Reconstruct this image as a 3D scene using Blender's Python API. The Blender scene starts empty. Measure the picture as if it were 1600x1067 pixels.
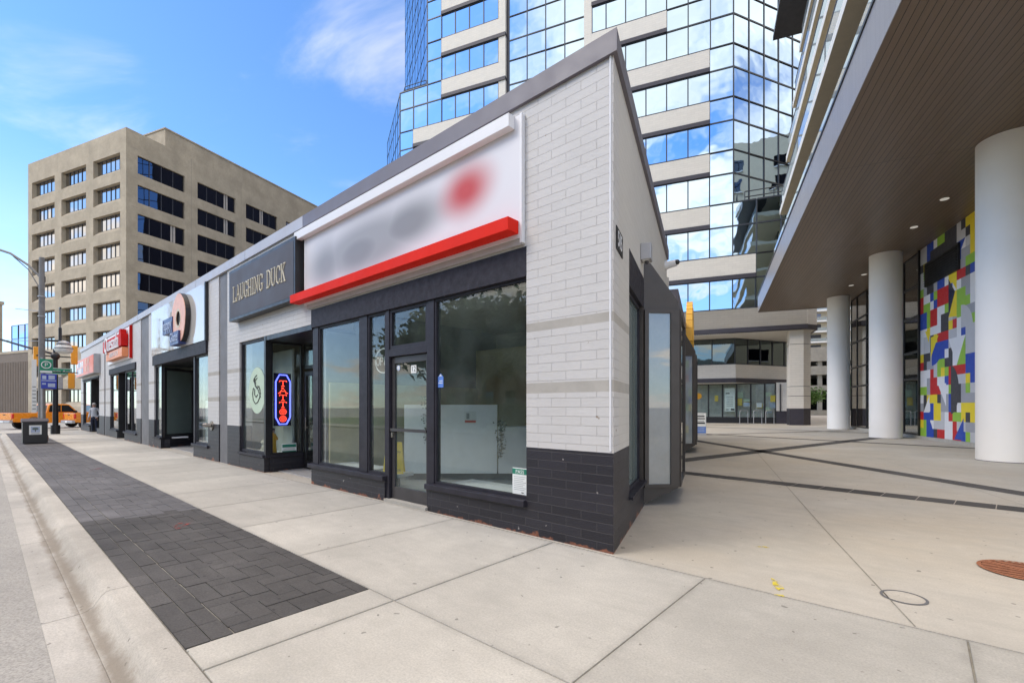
import bpy, bmesh, math, random
from math import sin, cos, pi, radians, sqrt, atan2
from mathutils import Vector, Matrix, Euler
random.seed(7)
scene = bpy.context.scene
COL = scene.collection

# ------------------------------------------------------------------ camera, world, sun, exposure
CAM_H = 1.5
cam_data = bpy.data.cameras.new("camera")
cam_data.sensor_width = 36.0
cam_data.lens = 727.0 / 1600.0 * 36.0
cam_data.shift_y = (636.0 - 533.5) / 1600.0
cam_data.clip_start = 0.05
cam_data.clip_end = 3000.0
camera = bpy.data.objects.new("camera", cam_data)
camera.location = (0, 0, CAM_H)
camera.rotation_euler = (pi / 2, 0, 0)
COL.objects.link(camera)
scene.camera = camera

SUN_DIR = Vector((-0.86, -0.28, 0.85)).normalized()      # towards the sun: behind and left of the camera
SUN_EL = math.asin(SUN_DIR.z)
SUN_AZ = atan2(SUN_DIR.x, SUN_DIR.y)

world = bpy.data.worlds.new("World")
scene.world = world
world.use_nodes = True
wn, wl = world.node_tree.nodes, world.node_tree.links
wn.clear()
def wnode(t, **kw):
    n = wn.new(t)
    for k, v in kw.items():
        setattr(n, k, v)
    return n
w_out = wnode('ShaderNodeOutputWorld')
w_bg = wnode('ShaderNodeBackground')
w_bg.inputs['Strength'].default_value = 0.13
sky = wnode('ShaderNodeTexSky', sky_type='NISHITA', sun_disc=False)
sky.sun_elevation = SUN_EL
sky.sun_rotation = SUN_AZ
sky.air_density = 1.0
sky.dust_density = 0.25
sky.ozone_density = 2.0
tc = wnode('ShaderNodeTexCoord')
sep = wnode('ShaderNodeSeparateXYZ')
wl.new(tc.outputs['Generated'], sep.inputs[0])
def wmath(op, a, b=None, c=None, clamp=False):
    n = wnode('ShaderNodeMath', operation=op)
    n.use_clamp = clamp
    for i, v in enumerate((a, b, c)):
        if v is None:
            continue
        if isinstance(v, (int, float)):
            n.inputs[i].default_value = v
        else:
            wl.new(v, n.inputs[i])
    return n.outputs[0]
zc = wmath('MAXIMUM', sep.outputs['Z'], 0.0)
den = wmath('ADD', zc, 0.16)
cx_ = wmath('DIVIDE', sep.outputs['X'], den)
cy_ = wmath('DIVIDE', sep.outputs['Y'], den)
comb = wnode('ShaderNodeCombineXYZ')
wl.new(cx_, comb.inputs[0]); wl.new(cy_, comb.inputs[1])
def wnoise(scale, detail, rough, dist, vec, off=(0, 0, 0), sc=(1, 1, 1), rot=0.0):
    mp = wnode('ShaderNodeMapping')
    mp.inputs['Location'].default_value = off
    mp.inputs['Scale'].default_value = sc
    mp.inputs['Rotation'].default_value = (0, 0, rot)
    wl.new(vec, mp.inputs[0])
    n = wnode('ShaderNodeTexNoise')
    n.inputs['Scale'].default_value = scale
    n.inputs['Detail'].default_value = detail
    n.inputs['Roughness'].default_value = rough
    n.inputs['Distortion'].default_value = dist
    wl.new(mp.outputs[0], n.inputs['Vector'])
    return n.outputs['Fac']
def wmap(v, a, b, smooth=True):
    n = wnode('ShaderNodeMapRange')
    n.interpolation_type = 'SMOOTHSTEP' if smooth else 'LINEAR'
    n.inputs['From Min'].default_value = a
    n.inputs['From Max'].default_value = b
    wl.new(v, n.inputs['Value'])
    return n.outputs[0]
n1 = wnoise(1.15, 7.0, 0.58, 0.35, comb.outputs[0], off=(5.3, 2.2, 0))       # heaped clouds, in the southern half of the sky
east = wmath('MULTIPLY', wmap(sep.outputs['X'], 0.35, 0.8), 0.06)
cum = wmap(wmath('ADD', n1, east), 0.47, 0.60)
south = wmap(sep.outputs['Y'], 0.46, 0.16)
cum = wmath('MULTIPLY', cum, south)
n2 = wnoise(1.3, 6.0, 0.58, 0.5, comb.outputs[0], off=(6.2, 3.3, 0), sc=(1.0, 1.9, 1), rot=radians(20))   # thin wisps all over
wisp = wmath('MULTIPLY', wmap(n2, 0.48, 0.88), 0.44)
low = wmath('MULTIPLY', wmap(sep.outputs['Z'], 0.42, 0.02), 0.30)              # paler air towards the horizon
veil = wmath('MULTIPLY', wmap(sep.outputs['Z'], 0.76, 0.92), 0.95)            # bright warm veil overhead, out of view, added to warm the ambient light
cl = wmath('MAXIMUM', wmath('MAXIMUM', cum, wisp), low, clamp=True)
skyc = wnode('ShaderNodeMix', data_type='RGBA', blend_type='MULTIPLY')
skyc.inputs['Factor'].default_value = 1.0
wl.new(sky.outputs[0], skyc.inputs['A'])
skyc.inputs['B'].default_value = (0.55, 0.76, 0.97, 1)
n3 = wnoise(2.6, 5.0, 0.6, 0.2, comb.outputs[0], off=(9, 2, 0))
cramp = wnode('ShaderNodeMix', data_type='RGBA')
wl.new(wmap(n3, 0.35, 0.7), cramp.inputs['Factor'])
cramp.inputs['A'].default_value = (6.6, 6.0, 5.3, 1)
cramp.inputs['B'].default_value = (5.0, 4.65, 4.2, 1)
mixc = wnode('ShaderNodeMix', data_type='RGBA')
wl.new(cl, mixc.inputs['Factor'])
wl.new(skyc.outputs['Result'], mixc.inputs['A'])
wl.new(cramp.outputs['Result'], mixc.inputs['B'])
mixv = wnode('ShaderNodeMix', data_type='RGBA')
wl.new(veil, mixv.inputs['Factor'])
wl.new(mixc.outputs['Result'], mixv.inputs['A'])
mixv.inputs['B'].default_value = (8.8, 7.5, 6.1, 1)
wl.new(mixv.outputs['Result'], w_bg.inputs['Color'])
wl.new(w_bg.outputs[0], w_out.inputs['Surface'])

sun_data = bpy.data.lights.new("sun", 'SUN')
sun_data.energy = 0.75
sun_data.angle = radians(24)
sun_data.color = (1.0, 0.90, 0.76)
sun = bpy.data.objects.new("sun", sun_data)
sun.rotation_euler = SUN_DIR.to_track_quat('Z', 'Y').to_euler()
sun.location = (-20, -30, 60)
COL.objects.link(sun)

scene.view_settings.view_transform = 'Standard'
scene.view_settings.look = 'None'
scene.view_settings.gamma = 1.0
scene.view_settings.exposure = 1.27
scene.view_settings.use_curve_mapping = False

# ------------------------------------------------------------------ frames of the place
C0 = Vector((1.0337, 4.7413, 0.0))              # street corner of the shop row
ANG_S = radians(138.6131)                       # x along the shopfronts (away), y out to the street
ANG_P = radians(-22.5583)                       # x across the plaza, y into it
def fr(o, ang):
    return Matrix.Translation(o) @ Matrix.Rotation(ang, 4, 'Z')
MS = fr(C0, ANG_S)
MP = fr(C0, ANG_P)
MPS = MS.inverted() @ MP
def p2s(x, y):
    v = MPS @ Vector((x, y, 0)); return (v.x, v.y)
def Sw(s, y, z=0.0):
    return MS @ Vector((s, y, z))
def Pw(x, y, z=0.0):
    return MP @ Vector((x, y, z))

# ------------------------------------------------------------------ materials
class NT:
    def __init__(self, name):
        self.m = bpy.data.materials.new(name)
        self.m.use_nodes = True
        self.n = self.m.node_tree.nodes
        self.l = self.m.node_tree.links
        self.b = self.n['Principled BSDF']
        self._tc = None
    def new(self, t, **kw):
        n = self.n.new(t)
        for k, v in kw.items():
            setattr(n, k, v)
        return n
    def tc(self, which='Object'):
        if self._tc is None:
            self._tc = self.new('ShaderNodeTexCoord')
        return self._tc.outputs[which]
    def setin(self, sock, v):
        if hasattr(v, 'is_output') or isinstance(v, bpy.types.NodeSocket):
            self.l.new(v, sock)
        else:
            sock.default_value = v
    def noise(self, scale, detail=4, rough=0.55, vec=None, sc=(1, 1, 1), off=(0, 0, 0), dist=0.0):
        mp = self.new('ShaderNodeMapping')
        mp.inputs['Scale'].default_value = sc
        mp.inputs['Location'].default_value = off
        self.l.new(vec if vec is not None else self.tc(), mp.inputs[0])
        n = self.new('ShaderNodeTexNoise')
        n.inputs['Scale'].default_value = scale
        n.inputs['Detail'].default_value = detail
        n.inputs['Roughness'].default_value = rough
        n.inputs['Distortion'].default_value = dist
        self.l.new(mp.outputs[0], n.inputs['Vector'])
        return n.outputs['Fac']
    def mr(self, v, a, b, c=0.0, d=1.0, smooth=False):
        n = self.new('ShaderNodeMapRange')
        if smooth:
            n.interpolation_type = 'SMOOTHSTEP'
        n.inputs['From Min'].default_value = a
        n.inputs['From Max'].default_value = b
        n.inputs['To Min'].default_value = c
        n.inputs['To Max'].default_value = d
        self.l.new(v, n.inputs['Value'])
        return n.outputs[0]
    def math(self, op, a, b=0.0, clamp=False):
        n = self.new('ShaderNodeMath', operation=op)
        n.use_clamp = clamp
        self.setin(n.inputs[0], a); self.setin(n.inputs[1], b)
        return n.outputs[0]
    def mix(self, f, a, b, blend='MIX'):
        n = self.new('ShaderNodeMix', data_type='RGBA', blend_type=blend)
        self.setin(n.inputs['Factor'], f)
        self.setin(n.inputs['A'], a if not isinstance(a, tuple) else (*a[:3], 1))
        self.setin(n.inputs['B'], b if not isinstance(b, tuple) else (*b[:3], 1))
        return n.outputs['Result']
    def bump(self, h, strength=0.3, dist=0.01, normal=None):
        n = self.new('ShaderNodeBump')
        n.inputs['Strength'].default_value = strength
        n.inputs['Distance'].default_value = dist
        self.l.new(h, n.inputs['Height'])
        if normal is not None:
            self.l.new(normal, n.inputs['Normal'])
        return n.outputs[0]
    def base(self, c):
        self.setin(self.b.inputs['Base Color'], (*c, 1) if isinstance(c, tuple) else c)
    def set(self, **kw):
        names = dict(rough='Roughness', metal='Metallic', spec='Specular IOR Level', coat='Coat Weight')
        for k, v in kw.items():
            self.setin(self.b.inputs[names[k]], v)
    def normal(self, v):
        self.l.new(v, self.b.inputs['Normal'])

def mul(c, k):
    return tuple(x * k for x in c)
def m_plain(name, c, rough=0.6, metal=0.0, var=0.12, nscale=3.0, bump=0.0, bscale=60.0, spec=0.5, vec='Object'):
    t = NT(name)
    f = t.noise(nscale, 5, 0.6, t.tc(vec))
    t.base(t.mix(t.mr(f, 0.3, 0.7), mul(c, 1 - var), mul(c, 1 + var)))
    r = t.noise(nscale * 2.3, 3, 0.5, t.tc(vec))
    t.set(metal=metal, spec=spec)
    t.set(rough=t.mr(r, 0.3, 0.7, max(0.02, rough - 0.06), min(1, rough + 0.06)))
    if bump:
        t.normal(t.bump(t.noise(bscale, 3, 0.6, t.tc(vec)), bump, 0.004))
    return t.m
def m_brick(name, c, mortar, bw=0.39, bh=0.1, mor=0.008, var=0.06, bump=0.5, rough=0.55, dirt=0.1, chip=None, spots=None):
    t = NT(name)
    uv = t.tc('UV')
    br = t.new('ShaderNodeTexBrick')
    t.l.new(uv, br.inputs['Vector'])
    br.inputs['Scale'].default_value = 1.0
    br.inputs['Brick Width'].default_value = bw
    br.inputs['Row Height'].default_value = bh
    br.inputs['Mortar Size'].default_value = mor
    br.inputs['Mortar Smooth'].default_value = 0.4
    br.inputs['Color1'].default_value = (*mul(c, 1 - var), 1)
    br.inputs['Color2'].default_value = (*mul(c, 1 + var), 1)
    br.inputs['Mortar'].default_value = (*mortar, 1)
    f = t.noise(1.6, 6, 0.65, uv)
    col = t.mix(t.mr(f, 0.35, 0.75, 0, dirt), br.outputs['Color'], mul(c, 0.55))
    fine = t.noise(14, 4, 0.6, uv, sc=(1, 2.2, 1))
    col = t.mix(t.mr(fine, 0.3, 0.75, 0, 0.10), col, mul(c, 0.72))
    if spots:
        vo = t.noise(9.0, 2, 0.5, uv, off=(4, 2, 0))
        col = t.mix(t.mr(vo, 0.735, 0.75), col, spots)
    if chip:
        geo = t.new('ShaderNodeSeparateXYZ')
        t.l.new(t.tc('Object'), geo.inputs[0])
        cn = t.noise(3.2, 4, 0.6, uv, off=(2.1, 0.3, 0))
        hz = t.mr(geo.outputs['Z'], 0.0, 0.14, 0.105, -0.22)
        mk = t.mr(t.math('ADD', cn, hz), 0.56, 0.60)
        rb = t.mix(t.mr(t.noise(20, 3, 0.6, uv), 0.3, 0.7), (0.12, 0.045, 0.03), (0.30, 0.12, 0.07))
        col = t.mix(mk, col, rb)
    t.base(col)
    t.set(rough=rough, spec=0.4)
    h = t.math('MULTIPLY', br.outputs['Fac'], -1.0)
    nb = t.bump(h, bump, 0.008)
    t.normal(t.bump(t.noise(26, 5, 0.65, uv, sc=(0.6, 1.4, 1)), 0.45, 0.010, nb))
    return t.m
def m_concrete(name, c, speck=0.35, stain=0.16, bump=0.25, broom=None, rough=0.85, warm=None, foot=None, grain=70.0, joints=None):
    t = NT(name)
    o = t.tc('Object')
    big = t.noise(0.45, 7, 0.66, o)
    mid = t.noise(2.6, 6, 0.65, o, sc=(1, 1.5, 1))
    blot = t.noise(6.5, 5, 0.7, o, off=(5, 1, 3))
    fine = t.noise(grain, 4, 0.75, o)
    streak = t.noise(1.6, 6, 0.68, o, sc=(0.5, 3.2, 1), off=(1, 7, 0))
    col = t.mix(t.mr(big, 0.32, 0.68), mul(c, 1 + stain * 0.7), mul(c, 1 - stain * 1.7))
    if warm:
        col = t.mix(t.mr(t.noise(0.33, 4, 0.6, o, off=(7, 3, 0)), 0.42, 0.68, 0, 0.7), col, warm)
    col = t.mix(t.mr(streak, 0.48, 0.72, 0, 0.5), col, mul(c, 1 - stain * 1.7))
    col = t.mix(t.mr(mid, 0.42, 0.75, 0, 0.42), col, mul(c, 0.76))
    col = t.mix(t.mr(blot, 0.50, 0.78, 0, 0.34), col, mul(c, 1.16))
    col = t.mix(t.mr(fine, 0.44, 0.66, 0, speck), col, mul(c, 0.50))
    col = t.mix(t.mr(fine, 0.42, 0.28, 0, speck * 0.7), col, mul(c, 1.3))
    dots = t.noise(13, 1, 0.4, o, off=(3, 8, 0))
    col = t.mix(t.mr(dots, 0.745, 0.765, 0, 0.7), col, mul(c, 0.30))
    if foot:                                   # grit washed together along the foot of the kerb
        sp = t.new('ShaderNodeSeparateXYZ'); t.l.new(o, sp.inputs[0])
        d = t.math('ABSOLUTE', t.math('SUBTRACT', sp.outputs['Y'], foot[0]))
        d = t.math('ADD', d, t.math('MULTIPLY', t.math('SUBTRACT', mid, 0.5), 0.16))
        col = t.mix(t.mr(d, 0.0, foot[1], 0.75, 0.0, True), col, foot[2])
    if joints:                                 # grime gathered along the slab joints
        sp = t.new('ShaderNodeSeparateXYZ'); t.l.new(o, sp.inputs[0])
        u = t.math('DIVIDE', t.math('SUBTRACT', sp.outputs['X'], joints[0]), joints[1])
        u = t.math('ABSOLUTE', t.math('SUBTRACT', t.math('FRACT', t.math('ADD', u, 0.5)), 0.5))
        d = t.math('MULTIPLY', u, joints[1])
        for yy in joints[2]:
            d = t.math('MINIMUM', d, t.math('ABSOLUTE', t.math('SUBTRACT', sp.outputs['Y'], yy)))
        d = t.math('ADD', d, t.math('MULTIPLY', t.math('SUBTRACT', t.noise(5.0, 5, 0.7, o, off=(2, 2, 2)), 0.5), 0.14))
        col = t.mix(t.mr(d, -0.02, 0.075, 0.42, 0.0, True), col, mul(c, 0.50))
    t.base(col)
    t.set(rough=rough, spec=0.3)
    h = fine
    if broom:
        h = t.math('ADD', fine, t.noise(90, 2, 0.5, o, sc=broom))
    t.normal(t.bump(h, bump, 0.006))
    return t.m
def m_emit(name, c, s):
    t = NT(name)
    t.base(mul(c, 0.6))
    t.setin(t.b.inputs['Emission Color'], (*c, 1))
    t.setin(t.b.inputs['Emission Strength'], s)
    return t.m
def m_glass(name, tint=(0.92, 0.96, 0.95), boost=0.95, add=0.0, rough=0.0, film=None):
    t = NT(name)
    t.n.remove(t.b)
    out = [n for n in t.n if n.type == 'OUTPUT_MATERIAL'][0]
    tr = t.new('ShaderNodeBsdfTransparent'); tr.inputs[0].default_value = (*tint, 1)
    gl = t.new('ShaderNodeBsdfGlossy'); gl.inputs['Roughness'].default_value = rough
    gl.inputs['Color'].default_value = (1, 1, 1, 1)
    lw = t.new('ShaderNodeLayerWeight'); lw.inputs['Blend'].default_value = 0.5
    sch = t.math('ADD', t.math('MULTIPLY', t.math('POWER', lw.outputs['Facing'], 5.0), 0.96), 0.045)
    fac = t.math('ADD', t.math('MULTIPLY', sch, boost), add, clamp=True)
    mx = t.new('ShaderNodeMixShader')
    t.l.new(fac, mx.inputs[0]); t.l.new(tr.outputs[0], mx.inputs[1]); t.l.new(gl.outputs[0], mx.inputs[2])
    last = mx.outputs[0]
    if film:                                            # dusty or frosted film on the inside of the pane
        df = t.new('ShaderNodeBsdfDiffuse'); df.inputs[0].default_value = (*film[0], 1)
        m2 = t.new('ShaderNodeMixShader')
        d = t.noise(1.7, 5, 0.65, t.tc('Object'), off=(2, 2, 5))
        t.l.new(t.mr(d, 0.3, 0.75, film[1], film[2]), m2.inputs[0])
        t.l.new(last, m2.inputs[1]); t.l.new(df.outputs[0], m2.inputs[2])
        last = m2.outputs[0]
    t.l.new(last, out.inputs['Surface'])
    return t.m
def m_mirror(name, c, rough=0.02, wob=0.05, scale=0.35):
    t = NT(name)
    t.base(c)
    t.set(metal=1.0, rough=rough)
    t.normal(t.bump(t.noise(scale, 2, 0.5, t.tc('Object')), wob, 0.3))
    return t.m

M = {}
M['white_brick'] = m_brick('painted_white_brick', (0.60, 0.582, 0.562), (0.50, 0.48, 0.455), mor=0.0035, var=0.018, bump=0.9, dirt=0.16, spots=(0.30, 0.24, 0.18))
M['side_brick'] = m_brick('painted_side_brick', (0.60, 0.575, 0.53), (0.53, 0.505, 0.46), mor=0.004, var=0.02, bump=0.25, dirt=0.12)
M['black_brick'] = m_brick('painted_black_brick', (0.026, 0.0245, 0.031), (0.045, 0.042, 0.045), mor=0.006, var=0.18, bump=0.6, rough=0.42, dirt=0.0, chip=True, spots=(0.30, 0.28, 0.27))
M['beige_band'] = m_plain('beige_stone_band', (0.41, 0.385, 0.345), 0.8, var=0.1, nscale=4, bump=0.3, vec='UV')
M['dark_trim'] = m_plain('dark_plum_trim', (0.026, 0.024, 0.032), 0.5, var=0.25, nscale=5, vec='UV', spec=0.3)
M['dark_board'] = m_plain('dark_painted_boards', (0.027, 0.025, 0.033), 0.6, spec=0.25, var=0.4, nscale=9, bump=0.3, bscale=20)
M['grey_strip'] = m_plain('grey_flat_strip', (0.16, 0.155, 0.16), 0.6, var=0.2, nscale=1.2, bump=0.1)
M['flash_plum'] = m_plain('plum_grey_flashing', (0.14, 0.128, 0.15), 0.5, var=0.05, nscale=1.5, spec=0.6)
M['flash_pale'] = m_plain('pale_grey_flashing', (0.44, 0.44, 0.47), 0.45, var=0.06, nscale=1.5, spec=0.6)
M['black'] = m_plain('black_metal', (0.016, 0.016, 0.018), 0.4, var=0.3)
M['alu'] = m_plain('dark_aluminium', (0.05, 0.047, 0.05), 0.35, var=0.2)
M['grey_metal'] = m_plain('grey_metal', (0.42, 0.42, 0.43), 0.4, metal=0.4, var=0.1)
M['chrome'] = m_plain('polished_metal', (0.34, 0.31, 0.28), 0.3, metal=1.0, var=0.1)
M['roof'] = m_plain('roof_gravel', (0.28, 0.27, 0.26), 0.9, var=0.2, bump=0.4)
M['bronze'] = m_plain('dark_bronze_panel', (0.060, 0.050, 0.043), 0.42, var=0.15, nscale=2, vec='UV')
M['shop_glass'] = m_glass('shop_glass', film=((0.34, 0.42, 0.40), 0.0, 0.07))
M['clear_glass'] = m_glass('clear_glass', (0.9, 0.95, 0.93), 1.1, 0.02)
M['dark_glass'] = m_glass('dark_glass', (0.50, 0.56, 0.56), 1.6, 0.06)
M['frost_glass'] = m_glass('frosted_bay_glass', (0.55, 0.6, 0.58), 1.3, 0.22, film=((0.44, 0.48, 0.48), 0.42, 0.60))
M['film_glass'] = m_glass('backed_green_glass', (0.6, 0.68, 0.64), 1.4, 0.12, film=((0.25, 0.32, 0.31), 0.25, 0.40))
M['neon_clear'] = m_plain('unlit_tube', (0.75, 0.78, 0.78), 0.2, var=0.02)
M['int_dark'] = m_plain('interior_dark_paint', (0.22, 0.22, 0.22), 0.8)
M['int_wall'] = m_plain('interior_grey_paint', (0.45, 0.45, 0.42), 0.8)
M['int_ochre'] = m_plain('interior_ochre_paint', (0.52, 0.47, 0.27), 0.8)
M['int_floor'] = m_plain('interior_floor_tile', (0.40, 0.40, 0.40), 0.35, var=0.1)
M['white_paint'] = m_plain('white_paint', (0.78, 0.78, 0.79), 0.45, var=0.02)
M['counter'] = m_plain('white_counter_laminate', (0.88, 0.89, 0.90), 0.35, var=0.015)
M['red'] = m_plain('red_metal', (0.74, 0.022, 0.010), 0.65, var=0.06, nscale=2, spec=0.15)
M['deep_red'] = m_plain('deep_red_box', (0.55, 0.012, 0.010), 0.6, var=0.08, spec=0.15)
M['coral'] = m_plain('coral_sign_face', (0.80, 0.20, 0.13), 0.4, var=0.05)
M['orange_face'] = m_plain('orange_sign_face', (0.85, 0.30, 0.12), 0.4, var=0.04)
M['sign_black'] = m_plain('charcoal_sign_face', (0.070, 0.065, 0.075), 0.6, var=0.08, nscale=1.0)
M['sign_cream'] = m_plain('cream_letters', (0.62, 0.57, 0.44), 0.6, var=0.05)
M['donut'] = m_plain('peach_icing', (0.78, 0.42, 0.29), 0.45, var=0.10, nscale=6)
M['navy'] = m_plain('navy_letters', (0.03, 0.05, 0.18), 0.4, var=0.1)
M['paleblue'] = m_plain('pale_blue_letter_edge', (0.42, 0.50, 0.66), 0.5)
M['green_sign'] = m_plain('green_sign_face', (0.01, 0.24, 0.13), 0.45, var=0.06)
M['pass_green'] = m_plain('teal_green_print', (0.02, 0.20, 0.13), 0.5)
M['blue_sign'] = m_plain('blue_sign_face', (0.03, 0.055, 0.42), 0.45, var=0.08)
M['sky_blue'] = m_plain('sky_blue_awning', (0.10, 0.42, 0.74), 0.5, var=0.05)
M['yellow'] = m_plain('yellow_plastic', (0.85, 0.60, 0.03), 0.4, var=0.04)
M['gold'] = m_plain('golden_plastic', (0.80, 0.42, 0.04), 0.35, var=0.08)
M['signal'] = m_plain('signal_yellow', (0.85, 0.36, 0.02), 0.4, var=0.06)
M['orange_car'] = m_plain('orange_car_paint', (0.80, 0.27, 0.02), 0.25, var=0.03, spec=0.6)
M['tyre'] = m_plain('tyre_rubber', (0.022, 0.022, 0.022), 0.85)
M['rim'] = m_plain('wheel_rim', (0.40, 0.40, 0.41), 0.3, metal=0.6)
M['car_glass'] = m_plain('car_glass', (0.02, 0.024, 0.028), 0.06, var=0.1)
M['tail'] = m_plain('tail_lamp_red', (0.62, 0.03, 0.02), 0.2)
M['paper'] = m_plain('paper_white', (0.78, 0.80, 0.78), 0.7, var=0.02)
M['ink'] = m_plain('ink_black', (0.02, 0.02, 0.02), 0.6)
M['cover_ring'] = m_plain('dark_cover_ring', (0.13, 0.13, 0.135), 0.7)
M['ink_grey'] = m_plain('ink_grey', (0.30, 0.32, 0.32), 0.6)
M['blue_print'] = m_plain('blue_print', (0.10, 0.22, 0.62), 0.5)
M['red_print'] = m_plain('red_print', (0.60, 0.08, 0.05), 0.5)
M['mint'] = m_plain('mint_decal', (0.50, 0.62, 0.47), 0.55, var=0.05)
M['leaf'] = None
M['rust'] = m_plain('rusty_iron', (0.30, 0.115, 0.055), 0.8, var=0.3, nscale=14, bump=0.3)
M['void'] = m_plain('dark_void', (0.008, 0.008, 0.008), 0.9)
M['pole_grey'] = m_plain('galvanised_pole', (0.20, 0.195, 0.19), 0.6, var=0.2, nscale=3)
M['lamp_glass'] = m_plain('opal_lamp_glass', (0.72, 0.72, 0.68), 0.25, var=0.05)
M['neon_red'] = m_emit('lit_red_tube', (1.0, 0.06, 0.03), 1.5)
M['neon_blue'] = m_emit('lit_blue_tube', (0.10, 0.12, 1.0), 2.0)
M['warm_bulb'] = m_emit('lit_warm_bulb', (1.0, 0.72, 0.32), 5.0)
M['down_light'] = m_emit('lit_down_light', (1.0, 0.95, 0.85), 0.12)
M['orange_led'] = m_emit('lit_orange_letters', (1.0, 0.35, 0.12), 0.8)

for i, k in enumerate((1.0, 0.93, 1.05)):
    M['sidewalk%d' % i] = m_concrete('sidewalk_concrete_%s' % 'abc'[i], mul((0.545, 0.52, 0.463), k), speck=0.42, stain=0.15, broom=(0.4, 6, 1), joints=(0.72, 1.65, (0.05, 2.131)))
M['sidewalk'] = M['sidewalk0']
M['plaza'] = m_concrete('plaza_concrete', (0.525, 0.49, 0.425), speck=0.26, stain=0.13, bump=0.15, warm=(0.50, 0.435, 0.34))
M['kerb'] = m_concrete('kerb_concrete', (0.52, 0.49, 0.435), speck=0.5, stain=0.2, bump=0.4, foot=(3.70, 0.075, (0.20, 0.165, 0.125)))
M['gutter'] = m_concrete('gutter_concrete', (0.53, 0.505, 0.46), speck=0.45, stain=0.22, bump=0.3, foot=(3.73, 0.07, (0.21, 0.175, 0.135)))
M['asphalt'] = m_concrete('worn_asphalt', (0.42, 0.405, 0.375), speck=0.75, stain=0.13, bump=0.6, grain=55)
M['joint'] = m_plain('joint_dirt', (0.24, 0.225, 0.19), 0.95, var=0.3, nscale=9)
for i, k in enumerate((0.082, 0.088, 0.096, 0.085)):
    M['pave%d' % i] = m_concrete('charcoal_paver_%s' % 'abcd'[i], (k * 1.25, k * 1.18, k * 1.12), speck=0.6, stain=0.3, bump=0.5, rough=0.8, grain=60)
    kk = k * 1.4 + 0.02
    M['old%d' % i] = m_concrete('weathered_paver_%s' % 'abcd'[i], (kk * 1.15, kk * 1.12, kk * 1.14), speck=0.5, stain=0.25, bump=0.4, rough=0.8)
M['tower_conc'] = m_brick('tower_precast', (0.72, 0.67, 0.59), (0.62, 0.57, 0.50), bw=0.6, bh=0.2, mor=0.01, var=0.03, bump=0.15, rough=0.8, dirt=0.08)
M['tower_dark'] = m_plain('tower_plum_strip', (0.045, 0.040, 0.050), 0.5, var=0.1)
M['tower_glass'] = m_mirror('tower_mirror_glass', (0.47, 0.62, 0.77), wob=0.08)
M['tower_spandrel'] = m_mirror('tower_spandrel_glass', (0.50, 0.70, 0.90))
M['tower_mull'] = m_plain('tower_mullion', (0.035, 0.040, 0.05), 0.4)
M['low_glass'] = m_mirror('dark_reflective_glass', (0.13, 0.16, 0.17), wob=0.04)
M['tan'] = m_concrete('tan_precast', (0.455, 0.385, 0.285), speck=0.15, stain=0.16, bump=0.12)
M['tan_glass'] = m_mirror('office_glass_pale', (0.46, 0.45, 0.44), wob=0.03)
M['tan_dark_glass'] = m_mirror('office_glass_dark', (0.10, 0.105, 0.13), wob=0.03)
M['blind'] = m_plain('window_blind', (0.44, 0.40, 0.36), 0.8)
M['soffit_white'] = m_plain('white_soffit', (0.62, 0.59, 0.53), 0.8, var=0.04)
M['column'] = m_plain('white_column_paint', (0.86, 0.835, 0.79), 0.55, var=0.025, nscale=0.8)
M['cream'] = m_plain('cream_balcony_soffit', (0.66, 0.59, 0.44), 0.75, var=0.05)
M['slab_white'] = m_plain('white_slab_edge', (0.80, 0.78, 0.74), 0.6, var=0.03)
M['fascia_panel'] = m_brick('grey_fascia_panels', (0.30, 0.275, 0.265), (0.20, 0.18, 0.175), bw=0.3, bh=4.0, mor=0.006, var=0.03, bump=0.3, rough=0.35, dirt=0.05)
M['brown_wall'] = m_plain('brown_ribbed_wall', (0.17, 0.135, 0.105), 0.8, var=0.08, nscale=1)
M['blue_glass'] = m_mirror('blue_curtain_glass', (0.30, 0.45, 0.85))
M['garage'] = m_concrete('garage_concrete', (0.50, 0.47, 0.41), speck=0.1, stain=0.15, bump=0.1)
M['condo_cream'] = m_plain('cream_stucco', (0.62, 0.54, 0.40), 0.8, var=0.05)
M['bark'] = m_plain('bark', (0.10, 0.075, 0.055), 0.9, var=0.3, nscale=8, bump=0.5)
M['lawn'] = m_plain('lawn_grass', (0.06, 0.11, 0.03), 0.9, var=0.3, nscale=2, bump=0.5)
M['red_brick'] = m_brick('red_brick', (0.20, 0.075, 0.05), (0.25, 0.2, 0.17), bw=0.22, bh=0.075, mor=0.01, var=0.15)
M['stone'] = m_brick('grey_church_stone', (0.24, 0.22, 0.19), (0.3, 0.28, 0.25), bw=0.8, bh=0.4, mor=0.02, var=0.15)
M['slate'] = m_plain('green_slate', (0.12, 0.16, 0.16), 0.6)
M['skin'] = m_plain('skin', (0.50, 0.30, 0.22), 0.55, var=0.04)
M['shirt'] = m_plain('pale_grey_hoodie', (0.60, 0.62, 0.66), 0.85, var=0.06)
M['trouser'] = m_plain('dark_navy_trousers', (0.020, 0.025, 0.05), 0.85)
M['hair'] = m_plain('grey_hair', (0.55, 0.53, 0.52), 0.7)
M['teal_drape'] = m_plain('pale_teal_curtain', (0.42, 0.62, 0.62), 0.7, var=0.06, nscale=3)

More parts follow.
